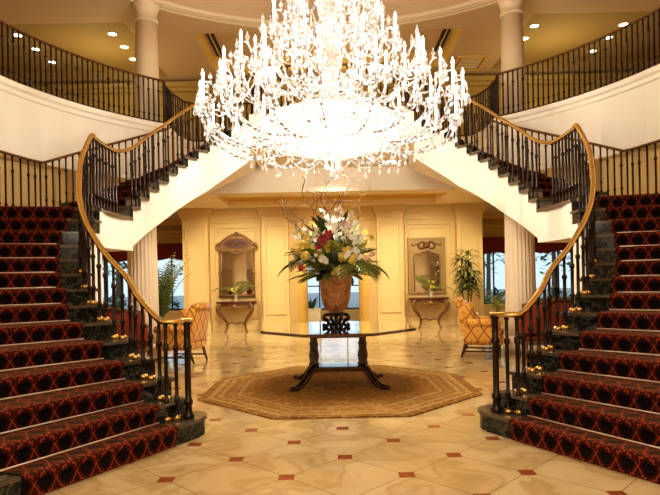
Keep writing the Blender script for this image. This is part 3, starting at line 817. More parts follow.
# urn and stand
UX, UY = -.02, TY
t = thing('urn_stand', 'black carved scroll-footed stand under the terracotta urn', 'stand', (UX, UY, .77))
m = MB(); m.lathe([(.10, .925), (.125, .93), (.125, .955), (.10, .96)], (UX, UY, 0), 24); m.build('ring', M['iron'], t)
m = MB(); m.lathe([(.03, .77), (.022, .80), (.02, .88), (.04, .925)], (UX, UY, 0), 12); m.build('centre_post', M['iron'], t)
for i in range(8):
    a = 2*PI*(i+.5)/8; d = V(math.cos(a), math.sin(a), 0)
    pts = smooth_path([V(UX, UY, .94)+d*.10, V(UX, UY, .925)+d*.16, V(UX, UY, .885)+d*.175, V(UX, UY, .85)+d*.12, V(UX, UY, .81)+d*.11, V(UX, UY, .785)+d*.15, V(UX, UY, .788)+d*.18], 4)
    m = MB(); m.tube(pts, .021, 8); m.sphere(tuple(V(UX, UY, .794)+d*.175), .024); m.build('foot', M['iron'], t)
t = thing('flower_urn', 'tall terracotta urn with vertical lobes on a black stand, centre of the table', 'urn', (UX, UY, .96))
m = MB(); m.lathe([(.085, .96), (.09, .975), (.13, 1.0), (.165, 1.06), (.185, 1.14), (.200, 1.28), (.210, 1.39), (.216, 1.425)], (UX, UY, 0), 72, flute=lambda a, z: .035*abs(math.cos(a*4))-.02); m.build('bowl', M['urn'], t)
m = MB(); m.lathe([(.214, 1.42), (.228, 1.43), (.230, 1.46), (.22, 1.47), (.20, 1.47), (.19, 1.40)], (UX, UY, 0), 48, cap=False); m.build('rim', M['urn'], t)

# ------------------------------------------------------------------ plant builders
def frond(mb, base, d, L, droop, nleaf=16, wl=.22, lw=.018, up=0.0, curl=1.6):
    """feather palm frond"""
    base = Vector(base); d = Vector(d).normalized(); pts = []; cur = base.copy(); dv = d.copy(); n = nleaf
    for i in range(n+1):
        pts.append(cur.copy()); cur = cur + dv*(L/n); dv = (dv + V(0, 0, -droop/n*curl*(.4+i/n))).normalized()
    mb.tube(pts, [lerp(.009, .002, i/n) for i in range(n+1)], 4)
    for i in range(2, n+1):
        p = pts[i]; tang = (pts[i]-pts[i-1]).normalized(); side = tang.cross(V(0, 0, 1))
        if side.length < .05: side = V(1, 0, 0)
        side.normalize(); nn = side.cross(tang)
        l = wl*math.sin(PI*min(1, (.18+.82*i/n)))*1.0 + wl*.18
        for sd in (-1, 1):
            v = (side*sd*.8+tang*.65+nn*.12).normalized(); w = tang*lw
            tip = p+v*l+V(0, 0, -l*.28); mid = p+v*l*.5
            mb.add([p-w*.3, mid-w, tip, mid+w, p+w*.3], [(0, 1, 2, 3, 4)])
def blade(mb, base, d, L, W, droop=.6, n=6):
    base = Vector(base); dv = Vector(d).normalized(); cur = base.copy(); vs = []
    for i in range(n+1):
        t = i/n; sd = dv.cross(V(0, 0, 1))
        if sd.length < .05: sd = V(1, 0, 0)
        sd.normalize(); w = W*math.sin(PI*(.12+.88*t))**.8 if i < n else .001
        nn = sd.cross(dv)
        vs += [cur-sd*w, cur-nn*w*.25, cur+sd*w]
        cur = cur+dv*(L/n); dv = (dv+V(0, 0, -droop/n)).normalized()
    fs = []
    for i in range(n):
        a = i*3; fs += [(a, a+1, a+4, a+3), (a+1, a+2, a+5, a+4)]
    mb.add(vs, fs, True)
def flower(mb, c, d, R, npet=5, w=.45, cup=.3):
    c = Vector(c); d = Vector(d).normalized(); a = d.cross(V(0, 0, 1));
    if a.length < .05: a = V(1, 0, 0)
    a.normalize(); b = d.cross(a)
    for i in range(npet):
        t = 2*PI*i/npet; e = a*math.cos(t)+b*math.sin(t); f = -a*math.sin(t)+b*math.cos(t)
        mb.add([c, c+e*R*.55+f*R*w+d*R*cup*.7, c+e*R+d*R*cup*.5, c+e*R*.55-f*R*w+d*R*cup*.7], [(0, 1, 2, 3)])
    mb.sphere(tuple(c+d*R*.1), R*.16, 6, 4)

# flower arrangement
t = thing('flower_arrangement', 'large arrangement of white orchids, red lilies, palm fronds and curly willow in the urn', 'flowers', (UX, UY, 1.46))
O = V(UX, UY, 1.44)
def sph(az, el): return V(math.cos(el)*math.cos(az), math.cos(el)*math.sin(az), math.sin(el))
def dome(az, el, k=1.0):      # a point on the outline of the bouquet
    d = sph(az, el); return O+V(d.x*.60*k, d.y*.55*k, d.z*.72*k+.08)
for i in range(12):                                   # palm fronds, arching out and down
    az = 2*PI*i/12+rnd.uniform(-.15, .15); m = MB()
    frond(m, O+sph(az, 0)*.08, sph(az, rnd.uniform(.55, .95)), rnd.uniform(.60, .76), 1.45, 16, .24, .016)
    m.build('palm_frond', M['frond' if i % 3 else 'olive_leaf'], t)
for i in range(16):
    az = 2*PI*i/16+.3; m = MB()
    frond(m, O+sph(az, 0)*.05, sph(az, rnd.uniform(.5, 1.15)), rnd.uniform(.58, .74), .8, 14, .20, .014)
    m.build('palm_frond', M['lime_leaf' if i % 2 else 'olive_leaf'], t)
for i in range(18):                                   # broad leaves low round the rim
    az = 2*PI*i/18+rnd.uniform(-.2, .2); m = MB()
    blade(m, O+sph(az, 0)*.10, sph(az, rnd.uniform(.1, .6)), rnd.uniform(.42, .62), .085, 1.0)
    m.build('broad_leaf', M[('dark_leaf', 'frond', 'dark_leaf', 'olive_leaf')[i % 4]], t)
for i in range(40):                                   # filler leaves inside the dome
    az = rnd.uniform(0, 2*PI); m = MB()
    p = dome(az, rnd.uniform(.1, 1.3), rnd.uniform(.35, .7))
    blade(m, p, sph(az+rnd.uniform(-.6, .6), rnd.uniform(.2, 1.3)), rnd.uniform(.25, .40), .055, .5)
    m.build('broad_leaf', M[('dark_leaf', 'olive_leaf', 'lime_leaf', 'dark_leaf')[i % 4]], t)
m = MB()                                             # big pale anthurium leaves on the left
blade(m, O+V(-.22, -.2, .28), (-.8, -.4, .45), .50, .15, 1.1, 8); m.build('anthurium_leaf', M['lime_leaf'], t)
m = MB(); blade(m, O+V(-.05, -.25, .12), (-.75, -.5, -.05), .36, .10, .5, 8); m.build('anthurium_leaf', M['lime_leaf'], t)
m = MB(); blade(m, O+V(.10, -.1, .66), (.35, -.2, .8), .26, .06, .4, 8); m.build('anthurium_leaf', M['lime_leaf'], t)
m = MB(); m.sphere((UX, UY, 1.72), .30, 14, 8, 1.0); m.build('stem_mass', M['dark_leaf'], t)
for i in range(52):                                   # white orchid sprays
    az = rnd.uniform(PI*.95, 2.05*PI) if i % 4 else rnd.uniform(0, PI); el = rnd.uniform(.15, 1.35)
    tip = dome(az, el, rnd.uniform(.9, 1.15)); mid = dome(az, el, .70)
    m = MB()
    for j in range(6):
        p = mid.lerp(tip, .25+.75*j/5)+V(rnd.uniform(-.05, .05), rnd.uniform(-.05, .05), rnd.uniform(-.05, .05))
        m.tube([mid.lerp(tip, j/6), p], .004, 4); flower(m, p, (rnd.uniform(-.5, .5), -1 if rnd.random() < .8 else 1, rnd.uniform(-.1, .7)), rnd.uniform(.026, .042), 5, .5)
    m.tube(smooth_path([O+V(0, 0, .05), mid, tip], 4), .004, 4)
    o = m.build('orchid_spray', M[('petal_w', 'petal_w', 'petal_w', 'petal_p', 'petal_w', 'petal_w', 'petal_y')[i % 7]], t)
for (dx, dz, r_) in ((-.15, .44, .085), (-.08, .50, .075), (-.20, .36, .05), (-.42, .10, .055)):   # crimson lilies on the camera side
    m = MB(); flower(m, (UX+dx, UY-.50, 1.44+dz), (dx*.3, -1, .25), r_, 6, .30, .25); m.build('lily', M['petal_r'], t)
for (dx, dz) in ((-.46, .32), (-.36, .26), (-.40, .40), (.08, .24), (.15, .30), (.20, .20), (.02, .05)):
    m = MB()
    for j in range(4): flower(m, (UX+dx+rnd.uniform(-.05, .05), UY-.46+rnd.uniform(-.05, .05), 1.44+dz+rnd.uniform(-.05, .05)), (rnd.uniform(-.3, .3), -1, .3), .036, 5, .5)
    for j in range(3): m.tube([(UX+dx-.06+.06*j, UY-.46, 1.44+dz-.05), (UX+dx+.06-.06*j, UY-.46, 1.44+dz+.05)], .004, 4)
    m.sphere((UX+dx, UY-.45, 1.44+dz), .05, 8, 5)
    m.build('cymbidium', M['petal_y'], t)
for i in range(13):                                   # curly willow twigs
    az = 2*PI*i/13; d = sph(az, rnd.uniform(1.08, 1.45)); L = rnd.uniform(1.25, 1.75); pts = []; p = O.copy()
    if i % 6 == 0: d = sph(PI+rnd.uniform(-.4, .4), rnd.uniform(.85, 1.0)); L = 1.5
    ph = rnd.uniform(0, 6); n = 22
    for j in range(n):
        pts.append(p.copy()); w = .65*min(1, j/9)
        dd = (d+V(math.sin(j*.9+ph)*w, math.cos(j*.8+ph*1.7)*w, .25*math.sin(j*.7+ph))).normalized(); p = p+dd*(L/n)
    m = MB(); pp = smooth_path(pts, 2); m.tube(pp, [lerp(.0075, .0032, k_/len(pp)) for k_ in range(len(pp))], 5)
    for j in (9, 12, 15, 18):
        b = pts[j]; e = sph(rnd.uniform(0, 6.28), rnd.uniform(.1, .9))
        m.tube(smooth_path([b, b+e*.08, b+e*.13+V(.03, 0, .05), b+e*.2+V(-.02, .02, .04)], 3), .004, 4)
    m.build('willow_branch', M['twig'], t)

# ------------------------------------------------------------------ console tables, mirrors and their vases
def console(x, label):
    t = thing('console_table', label, 'console table', (x, 15.45, 0), group='console tables against the back wall', local=True)
    m = MB(); pl = [(-.55, .27), (-.55, .02), (-.50, -.10), (-.35, -.16), (-.15, -.22), (.15, -.22), (.35, -.16), (.50, -.10), (.55, .02), (.55, .27)]
    m.prism(pl, .80, .835); m.prism([(p[0]*.97, p[1]*.95 if p[1] < 0 else p[1]) for p in pl], .785, .80); m.build('top', M['plaque'], t)
    m = MB(); m.prism([(p[0]*.86, p[1]*.8 if p[1] < 0 else p[1]) for p in pl], .70, .785)
    ap = m.build('apron', M['wood_mid'], t)
    c = MB(); c.sphere((0, -.19, .70), .06, 12, 6, 1.1)
    for sx in (-1, 1): c.tube(smooth_path([V(sx*.05, -.19, .70), V(sx*.14, -.18, .66), V(sx*.20, -.16, .71), V(sx*.15, -.18, .74)], 4), .016, 6)
    c.build('carved_shell', M['gilt_wood'], t)
    for sx in (-1, 1):
        pts = smooth_path([V(sx*.40, -.08, .76), V(sx*.47, -.13, .66), V(sx*.43, -.12, .52), V(sx*.31, -.06, .38), V(sx*.245, 0, .25), V(sx*.25, .02, .12), V(sx*.285, -.01, .03)], 5)
        m = MB(); n = len(pts); m.tube(pts, [lerp(.062, .028, min(1, i/n*1.2)) for i in range(n)], 8)
        lg = m.build('leg', M['wood_mid'], t)
        f = MB(); f.sphere((sx*.29, -.02, .035), .045, 10, 6, .75); sub(f, 'scroll_foot', M['gilt_wood'], lg)
    m = MB(); m.tube(smooth_path([V(-.25, .04, .20), V(-.12, .04, .26), V(0, .04, .22), V(.12, .04, .26), V(.25, .04, .20)], 4), .02, 6); m.build('stretcher', M['wood_mid'], t)
console(-2.68, 'carved wooden console table with a dark red top under the left mirror')
console(2.62, 'carved wooden console table with a dark red top under the right mirror')
# left mirror: arched carved crest with oval plaque
t = thing('wall_mirror', 'arched carved wood mirror with a dark red oval plaque, on the left back wall', 'mirror', (-2.68, 15.8, .95), local=True, group=None)
def frame_rect(m, x0, x1, z0, z1, w, y0, y1):
    m.box(x0, x0+w, y0, y1, z0, z1); m.box(x1-w, x1, y0, y1, z0, z1); m.box(x0+w, x1-w, y0, y1, z0, z0+w); m.box(x0+w, x1-w, y0, y1, z1-w, z1)
m = MB(); frame_rect(m, -.50, .50, 0, 1.35, .07, -.07, 0)
for sx in (-1, 1):
    m.tube([(sx*.465, -.07, .02), (sx*.465, -.07, 1.33)], .022, 8)
    for z in (.08, 1.28, .68): m.sphere((sx*.465, -.075, z), .05, 8, 6, 1.4)
    m.tube(smooth_path([V(sx*.44, -.06, 1.30), V(sx*.56, -.07, 1.36), V(sx*.52, -.07, 1.48), V(sx*.42, -.07, 1.46)], 5), .035, 8)
m.tube([(-.48, -.07, .035), (.48, -.07, .035)], .022, 8)
m.build('frame', M['gilt_wood'], t)
m = MB(); pl = [(-.50, 1.28), (.50, 1.28), (.52, 1.42), (.44, 1.52), (.34, 1.60), (.18, 1.71), (.06, 1.75), (0, 1.80), (-.06, 1.75), (-.18, 1.71), (-.34, 1.60), (-.44, 1.52), (-.52, 1.42)]
n = len(pl); m.add([(x, 0, z) for x, z in pl]+[(x, -.055, z) for x, z in pl], [tuple(range(n)), tuple(range(n, 2*n))]+[(i, (i+1) % n, n+(i+1) % n, n+i) for i in range(n)])
m.tube([(x, -.055, z) for x, z in pl[2:]], .03, 8); m.tube([(.36*math.cos(2*PI*i/28), -.06, 1.48+.145*math.sin(2*PI*i/28)) for i in range(29)], .022, 8)
m.sphere((0, -.06, 1.75), .07, 10, 6, .9)
m.tube(smooth_path([V(-.42, -.06, 1.27), V(-.25, -.06, 1.33), V(-.1, -.06, 1.24), V(0, -.06, 1.20), V(.1, -.06, 1.24), V(.25, -.06, 1.33), V(.42, -.06, 1.27)], 4), .028, 8)
cr = m.build('crest', M['gilt_wood'], t)
m = MB(); pts = [(.34*math.cos(2*PI*i/28), 1.48+.13*math.sin(2*PI*i/28)) for i in range(28)]
m.add([(x, -.062, z) for x, z in pts], [tuple(range(28))]); m.tube(smooth_path([V(-.24, -.065, 1.46), V(-.1, -.07, 1.53), V(0, -.07, 1.45), V(.1, -.07, 1.53), V(.24, -.065, 1.46)], 4), .018, 6)
m.build('plaque', M['plaque'], t)
m = MB(); m.box(-.43, .43, -.03, -.02, .07, 1.30); m.build('mirror_glass', M['mirror'], t)
# right mirror: rectangular painted trumeau with carved motif
t = thing('wall_mirror', 'rectangular painted mirror with carved shell motif on top, on the right back wall', 'mirror', (2.62, 15.8, .95), local=True)
m = MB(); frame_rect(m, -.52, .52, 0, 1.55, .05, -.06, 0)
pl = [(-.47, 1.50), (-.47, .05), (-.37, .05), (-.37, 1.02), (-.32, 1.10), (-.18, 1.13), (0, 1.20), (.18, 1.13), (.32, 1.10), (.37, 1.02), (.37, .05), (.47, .05), (.47, 1.50)]
n = len(pl); m.add([(x, -.045, z) for x, z in pl], [(0, 1, 2, 3), (9, 10, 11, 12), (0, 3, 4, 5, 6, 7, 8, 9, 12)])
m.build('frame', M['gesso'], t)
m = MB(); m.tube(smooth_path([V(-.36, -.05, .06), V(-.36, -.05, .6), V(-.36, -.05, 1.0), V(-.31, -.05, 1.09), V(-.18, -.05, 1.12), V(0, -.05, 1.19), V(.18, -.05, 1.12), V(.31, -.05, 1.09), V(.36, -.05, 1.0), V(.36, -.05, .6), V(.36, -.05, .06)], 4), .02, 8)
m.build('inner_moulding', M['gilt_wood'], t)
m = MB(); m.sphere((0, -.04, 1.34), .11, 12, 6, .8)
for sx in (-1, 1):
    m.tube(smooth_path([V(sx*.05, -.055, 1.27), V(sx*.18, -.06, 1.26), V(sx*.22, -.06, 1.36), V(sx*.13, -.06, 1.43), V(sx*.05, -.06, 1.41)], 4), .03, 8)
    m.tube(smooth_path([V(sx*.2, -.055, 1.30), V(sx*.30, -.055, 1.38), V(sx*.38, -.055, 1.32), V(sx*.42, -.055, 1.40)], 4), .015, 6)
m.build('carved_shell', M['wood_mid'], t)
m = MB(); m.box(-.38, .38, -.03, -.02, .05, 1.2); m.build('mirror_glass', M['mirror'], t)
def vase_palm(x, label, dirs):
    t = thing('palm_vase', label, 'plant', (x, 15.40, .835), group='vases of palm leaves on the consoles', local=True)
    m = MB(); m.lathe([(.05, 0), (.055, .01), (.035, .05), (.05, .14), (.055, .20), (.045, .205)], (0, 0, 0), 16); m.build('vase', M['glassvase'], t)
    for d in dirs:
        m = MB(); frond(m, (0, 0, .18), d, .72, 1.25, 14, .20, .016); m.build('palm_frond', M['frond'], t)
    for i in range(8):
        m = MB(); a = 2*PI*i/8; blade(m, (0, 0, .18), sph(a, .7), .28, .04, .6); m.build('leaf', M['olive_leaf' if i % 2 else 'lime_leaf'], t)
    m = MB()
    for i in range(8): flower(m, (rnd.uniform(-.1, .1), -.08, .30+rnd.uniform(-.08, .15)), (rnd.uniform(-.5, .5), -1, .3), .035)
    m.build('blossoms', M['petal_y'], t)
vase_palm(-2.66, 'glass vase with two arching palm fronds on the left console', [(-.8, -.3, .75), (.75, -.3, .9), (.35, -.5, 1.0)])
vase_palm(2.66, 'glass vase with palm fronds leaning left on the right console', [(-.55, -.3, 1.0), (-.35, -.4, 1.1), (.95, -.2, .55)])

# ------------------------------------------------------------------ doorway beyond the flowers
m = MB()
for s in (-1, 1):
    a, b = sorted((s*.98, s*.84)); m.box(a, b, 15.70, 16.05, 0, 2.75)
    a, b = sorted((s*.84, s*.79)); m.box(a, b, 15.78, 15.98, 0, 2.62)
m.box(-.84, .84, 15.70, 16.05, 2.62, 2.75)
d1 = struct(m, 'door_1', M['gold'])
for s in (-1, 1):      # glass leaves folded back against the sides
    m = MB(); a, b = sorted((s*.80, s*.755)); m.box(a, b, 16.05, 16.15, 0, 2.6); m.box(a, b, 16.75, 16.85, 0, 2.6); m.box(a, b, 16.15, 16.75, 0, .2); m.box(a, b, 16.15, 16.75, 2.5, 2.6)
    lf = struct(m, 'leaf', M['gold'], d1)
    m = MB(); a, b = sorted((s*.782, s*.775)); m.box(a, b, 16.15, 16.75, .2, 2.5); struct(m, 'pane', M['glass'], lf)
def potted(x, y, label, name='potted_plant', pot='planter', ph=.42, pr=.2, square=True):
    t = thing(name, label, 'plant', (x, y, 0), local=True)
    m = MB()
    if square: m.prism([(-pr*.8, -pr*.8), (pr*.8, -pr*.8), (pr*.8, pr*.8), (-pr*.8, pr*.8)], 0, .03); m.rbox((0, 0, ph/2+.02), (pr*2, pr*2, ph-.02), .015); m.rbox((0, 0, ph), (pr*2.15, pr*2.15, .05), .012)
    else: m.lathe([(pr*.7, 0), (pr*.75, .02), (pr, ph*.9), (pr*1.08, ph*.92), (pr*1.08, ph), (pr*.9, ph)], (0, 0, 0), 28)
    m.build('planter', M[pot], t)
    m = MB(); m.lathe([(pr*.85, ph+.001), (.01, ph+.04)], (0, 0, 0), 16); m.build('soil', M['soil'], t)
    return t
t = potted(-.66, 17.1, 'cream square planter with a spiky plant just beyond the central doorway', pr=.27, ph=.50)
for i in range(14):
    m = MB(); a = 2*PI*i/14; blade(m, (.04*math.cos(a), .04*math.sin(a), .5), sph(a, rnd.uniform(.6, 1.3)), rnd.uniform(.35, .5), .03, .7); m.build('leaf', M['dark_leaf'], t)
# tall dracaena right of the right mirror
def dracaena(x, y, H, label, seed, nst=4, R=.5):
    rr = random.Random(seed)
    t = potted(x, y, label, 'tall_dracaena', ph=.46, pr=.24, square=False)
    for i in range(nst):
        a = 2*PI*i/nst; top = H*(.62+.38*(i+1)/nst)
        tip = V(.14*math.cos(a), .12*math.sin(a), top); base = V(.06*math.cos(a), .06*math.sin(a), .46)
        pts = smooth_path([base, base.lerp(tip, .5)+V(.05*math.sin(i*2), .03, 0), tip], 4)
        m = MB(); m.tube(pts, .016, 6); m.build('cane', M['bark'], t)
        for j in range(4):
            f = .38+.62*(j+1)/4; c = base.lerp(tip, f)
            m = MB()
            for q in range(22):
                az = rr.uniform(0, 2*PI); blade(m, c+V(0, 0, rr.uniform(-.06, .06)), sph(az, rr.uniform(-.1, .95)), rr.uniform(.28, R), .022, 1.5, 5)
            m.build('leaf_cluster', M['dark_leaf' if (i+j) % 2 else 'olive_leaf'], t)
dracaena(3.45, 14.55, 1.98, 'tall leafy dracaena in a pale pot beside the right mirror', 3, 4)
t = potted(4.35, 15.0, 'short bushy palm in a pale pot behind the right yellow armchair', pr=.22, ph=.42, square=False)
for i in range(12):
    m = MB(); a = 2*PI*i/12; frond(m, (0, 0, .42), sph(a, rnd.uniform(.8, 1.35)), rnd.uniform(.5, .75), 1.1, 10, .14, .012); m.build('palm_frond', M['olive_leaf' if i % 2 else 'frond'], t)
t = potted(-4.40, 14.35, 'tall drooping parlour palm in a pale pot by the left window', 'parlour_palm', pr=.24, ph=.42, square=False)
for i in range(34):
    m = MB(); a = 2*PI*i/34; frond(m, (.05*math.cos(a), .05*math.sin(a), .42), sph(a, rnd.uniform(1.25, 1.5)), rnd.uniform(1.1, 1.9), 1.2, 18, .25, .017, curl=1.3); m.build('palm_frond', M['dark_leaf' if i % 3 else 'olive_leaf'], t)

# drapes on the far windows
for i, (a, b) in enumerate([(-8.3, -6.2), (-6.1, -4.2), (4.2, 6.1), (6.2, 8.3)]):
    t = thing('window_valance', 'swagged dark red valance over the %s' % ['outer left window', 'left window beside the palm', 'right window beside the dracaena', 'outer right window'][i], 'valance', ((a+b)/2, 17.9, 2.5), group='red valances')
    m = MB(); n = 24; vs = []
    for j in range(n+1):
        x = lerp(a, b, j/n); y = 17.88-.03*math.cos(j*PI)-.02
        sw = .30*abs(math.sin(PI*2*j/n)); vs += [(x, y, 2.62), (x, y-.03, 2.42-.5*sw-.10), (x, y+.02, 2.16-sw*.25 + (.0 if 0 < j < n else -.5))]
    m.add(vs, [q for j in range(n) for q in ((j*3, j*3+3, j*3+4, j*3+1), (j*3+1, j*3+4, j*3+5, j*3+2))], True); m.build('swag', M['red_cloth'], t)
    m = MB(); m.tube([(a, 17.92, 2.64), (b, 17.92, 2.64)], .025, 8); m.build('pole', M['gold'], t)

# ------------------------------------------------------------------ seating
def armchair(x, y, rz, label):
    t = thing('armchair', label, 'armchair', (x, y, 0), rz, group='yellow armchairs', local=True)     # faces +X
    F = M['damask']
    m = MB(); m.rbox((.02, 0, .30), (.66, .62, .16), .04, puff=.0); m.build('seat_base', F, t)
    m = MB(); m.rbox((.06, 0, .43), (.60, .52, .14), .05, puff=.25); m.build('seat_cushion', F, t)
    R = Matrix.Rotation(math.radians(-9), 4, 'Y')
    m = MB(); m.rbox((-.30, 0, .66), (.15, .66, .62), .06, M=R); m.tube([(-.39, -.30, .955), (-.40, 0, .975), (-.39, .30, .955)], .065, 10); m.build('backrest', F, t)
    for s in (-1, 1):
        m = MB(); m.rbox((.0, s*.32, .43), (.62, .10, .34), .04); m.tube([(-.28, s*.345, .60), (.0, s*.345, .60), (.31, s*.345, .585)], .068, 12); m.build('arm', F, t)
        m = MB(); m.rbox((-.22, s*.33, .76), (.16, .07, .34), .03, M=Matrix.Rotation(math.radians(-14), 4, 'Y')); m.build('wing', F, t)
        for fx in (.28, -.28):
            q = MB(); dx = -.07 if fx < 0 else .0
            q.tube([(fx, s*.26, .23), (fx+dx*.4, s*.26, .12), (fx+dx, s*.26, 0)], [.030, .025, .020], 6); q.build('leg', M['wood'], t)
    m = MB(); m.tube([(.28, -.26, .10), (-.30, -.26, .10)], .014, 6); m.tube([(.28, .26, .10), (-.30, .26, .10)], .014, 6); m.tube([(0, -.26, .10), (0, .26, .10)], .014, 6); m.build('stretcher', M['wood'], t)
armchair(-2.72, 9.95, PI*.93, 'gold lattice-patterned armchair facing left beside the left fluted column')
armchair(2.58, 9.95, -PI*.10, 'gold lattice-patterned armchair facing right beside the right fluted column')
def settee(x, y, rz, label):
    t = thing('settee', label, 'settee', (x, y, 0), rz, group='red leather settees', local=True)     # faces +X
    L = 1.25; F = M['red_leather']
    m = MB(); m.rbox((.05, 0, .42), (.58, L-.1, .15), .05, puff=.2); m.build('seat', F, t)
    m = MB(); m.rbox((-.27, 0, .72), (.13, L, .50), .06, M=Matrix.Rotation(math.radians(-8), 4, 'Y')); bk = m.build('backrest', F, t)
    q = MB()
    for j in range(5):
        for z in (.64, .80): q.sphere((-.19, -L*.36+j*L*.18, z), .014, 6, 4)
    q.build('tufting_button', F, t)['kind'] = 'stuff'
    m = MB(); m.rbox((.04, 0, .33), (.60, L, .06), .02); m.tube(smooth_path([V(-.32, -L/2, .93), V(-.34, -L/4, .98), V(-.34, 0, 1.02), V(-.34, L/4, .98), V(-.32, L/2, .93)], 4), .03, 8); m.build('wood_frame', M['wood_mid'], t)
    for s in (-1, 1):
        m = MB(); m.rbox((-.02, s*(L/2-.02), .58), (.50, .10, .22), .045); m.tube(smooth_path([V(-.27, s*(L/2-.02), .74), V(.1, s*(L/2-.02), .70), V(.27, s*(L/2-.02), .66), V(.28, s*(L/2-.02), .52), V(.24, s*(L/2-.02), .36)], 4), .03, 8); m.build('arm', F, t)
        for fx in (.30, -.28):
            m = MB(); k_ = 1 if fx > 0 else -1
            m.tube(smooth_path([V(fx, s*(L/2-.06), .34), V(fx+k_*.05, s*(L/2-.04), .24), V(fx+k_*.0, s*(L/2-.06), .10), V(fx+k_*.04, s*(L/2-.05), .0)], 4), [.04]*5+[.028]*4+[.022]*4, 8); m.build('leg', M['wood_mid'], t)
settee(-3.65, 9.0, PI*.55, 'red leather settee with carved wood legs behind the left staircase railing')
settee(3.55, 9.0, PI*.45, 'red leather settee with carved wood legs behind the right staircase railing')

# ------------------------------------------------------------------ chandelier
CX_, CYY = -.03, 7.35
t = thing('crystal_chandelier', 'huge brightly lit crystal chandelier with tiers of candle arms hanging over the table', 'chandelier', (CX_, CYY, 2.8), local=True)
# local frame: z measured from 2.8
def LZ(h): return h-2.8
m = MB(); m.lathe([(.01, LZ(2.92)), (.05, LZ(2.97)), (.03, LZ(3.02)), (.10, LZ(3.10)), (.16, LZ(3.22)), (.10, LZ(3.34)), (.07, LZ(3.42)), (.13, LZ(3.55)), (.17, LZ(3.68)), (.09, LZ(3.82)), (.06, LZ(3.95)), (.10, LZ(4.05)), (.15, LZ(4.25)), (.13, LZ(4.45)), (.07, LZ(4.6)), (.06, LZ(4.7)), (.14, LZ(4.82)), (.17, LZ(5.0)), (.10, LZ(5.2)), (.05, LZ(5.35)), (.12, LZ(5.5)), (.06, LZ(5.7)), (.02, LZ(5.85))], (0, 0, 0), 16); m.build('central_stem', M['crystal_core'], t)
m = MB(); m.tube([(0, 0, LZ(5.8)), (0, 0, LZ(9.25))], .02, 6); m.build('chain', M['brass'], t)
for (R, h, d) in ((.46, 3.30, .16), (.28, 3.95, .10), (.20, 4.66, .08)):       # glass dishes that hold the arms
    m = MB(); m.lathe([(.06, LZ(h-d)), (R*.5, LZ(h-d*.8)), (R*.85, LZ(h-d*.35)), (R, LZ(h)), (R*.96, LZ(h+.01)), (R*.5, LZ(h-d*.5)), (.06, LZ(h-d*.6))], (0, 0, 0), 28, flute=lambda a, z: .03*math.cos(a*14)); m.build('glass_dish', M['crystal_core'], t)

def bead_line(mb, pts, r, step):
    """string of faceted beads along a polyline"""
    acc = 0; nxt = 0; P = [Vector(p) for p in pts]
    for a, b in zip(P, P[1:]):
        L = (b-a).length
        while nxt <= acc+L:
            q = a.lerp(b, (nxt-acc)/max(L, 1e-6))
            mb.add([q+V(r, 0, 0), q+V(0, r, 0), q+V(-r, 0, 0), q+V(0, -r, 0), q+V(0, 0, r*1.15), q+V(0, 0, -r*1.15)], [(0, 1, 4), (1, 2, 4), (2, 3, 4), (3, 0, 4), (1, 0, 5), (2, 1, 5), (3, 2, 5), (0, 3, 5)])
            nxt += step
        acc += L
def drop(mb, p, L=.09, r=.022):
    x, y, z = p
    mb.lathe([(.002, 0), (r*.3, -L*.2), (r, -L*.7), (r*.7, -L*.9), (.001, -L)], (x, y, z), 6, smooth=False)
def make_arm(R, prof, cand, curl, big):
    """one arm in local frame along +X; returns the part and its sub-parts"""
    pts = smooth_path([V(r, 0, LZ(h)) for r, h in prof], 6)
    m = MB(); n = len(pts)
    m.tube(pts, [.019+.004*math.sin(i*1.9) for i in range(n)], 8)
    tr, th = prof[-1]
    if curl:    # ornamental scroll springing from the arm, hooked outward, with drops
        q = smooth_path([V(tr-.10, 0, LZ(th-.05)), V(tr-.15, 0, LZ(th+.10)), V(tr-.09, 0, LZ(th+.22)), V(tr+.02, 0, LZ(th+.21)), V(tr+.05, 0, LZ(th+.10))], 5)
        m.tube(q, .011, 6)
    arm = m.build('arm', M['arm_glass'], t)
    pan = MB(); pan.lathe([(.018, LZ(th-.03)), (.06, LZ(th)), (.085, LZ(th+.03)), (.075, LZ(th+.032)), (.02, LZ(th+.01))], (tr, 0, 0), 14)
    for j in range(5):
        a = 2*PI*j/5; drop(pan, (tr+.08*math.cos(a), .08*math.sin(a), LZ(th+.02)), .10, .016)
    pan = pan.build('drip_pan', M['crystal'], arm, origin=(0, 0, 0))
    c = MB(); c.lathe([(.020, LZ(th)), (.017, LZ(th+.04)), (.017, LZ(th+cand))], (tr, 0, 0), 10); c.build('candle', M['candle'], arm, origin=(0, 0, 0))
    b = MB(); b.lathe([(.006, LZ(th+cand)), (.019, LZ(th+cand+.025)), (.016, LZ(th+cand+.05)), (.001, LZ(th+cand+.095))], (tr, 0, 0), 10); b.build('flame_bulb', M['bulb'], arm, origin=(0, 0, 0))
    idx = [int(n*f) for f in (.35, .55, .75)]
    for i in idx:
        p = MB(); q = pts[i]; L = rnd.choice((.05, .09, .13)); bead_line(p, [q-V(0, 0, .012), q-V(0, 0, L)], .011, .016); drop(p, (q.x, 0, q.z-L+.01), .09, .02)
        p.build('pendant', M['crystal'], arm, origin=(0, 0, 0))
    if curl:
        p = MB(); q = V(tr+.05, 0, LZ(th+.10)); bead_line(p, [q, q-V(0, 0, .07)], .011, .016); drop(p, (q.x, 0, q.z-.06), .12, .024); p.build('pendant', M['crystal'], arm, origin=(0, 0, 0))
        p = MB(); q = V(tr-.09, 0, LZ(th+.22)); p.lathe([(.006, 0), (.022, .02), (.008, .04), (.028, .07), (.012, .10), (.002, .14)], (q.x, 0, q.z), 8); p.build('glass_finial', M['crystal'], arm, origin=(0, 0, 0))
    return arm
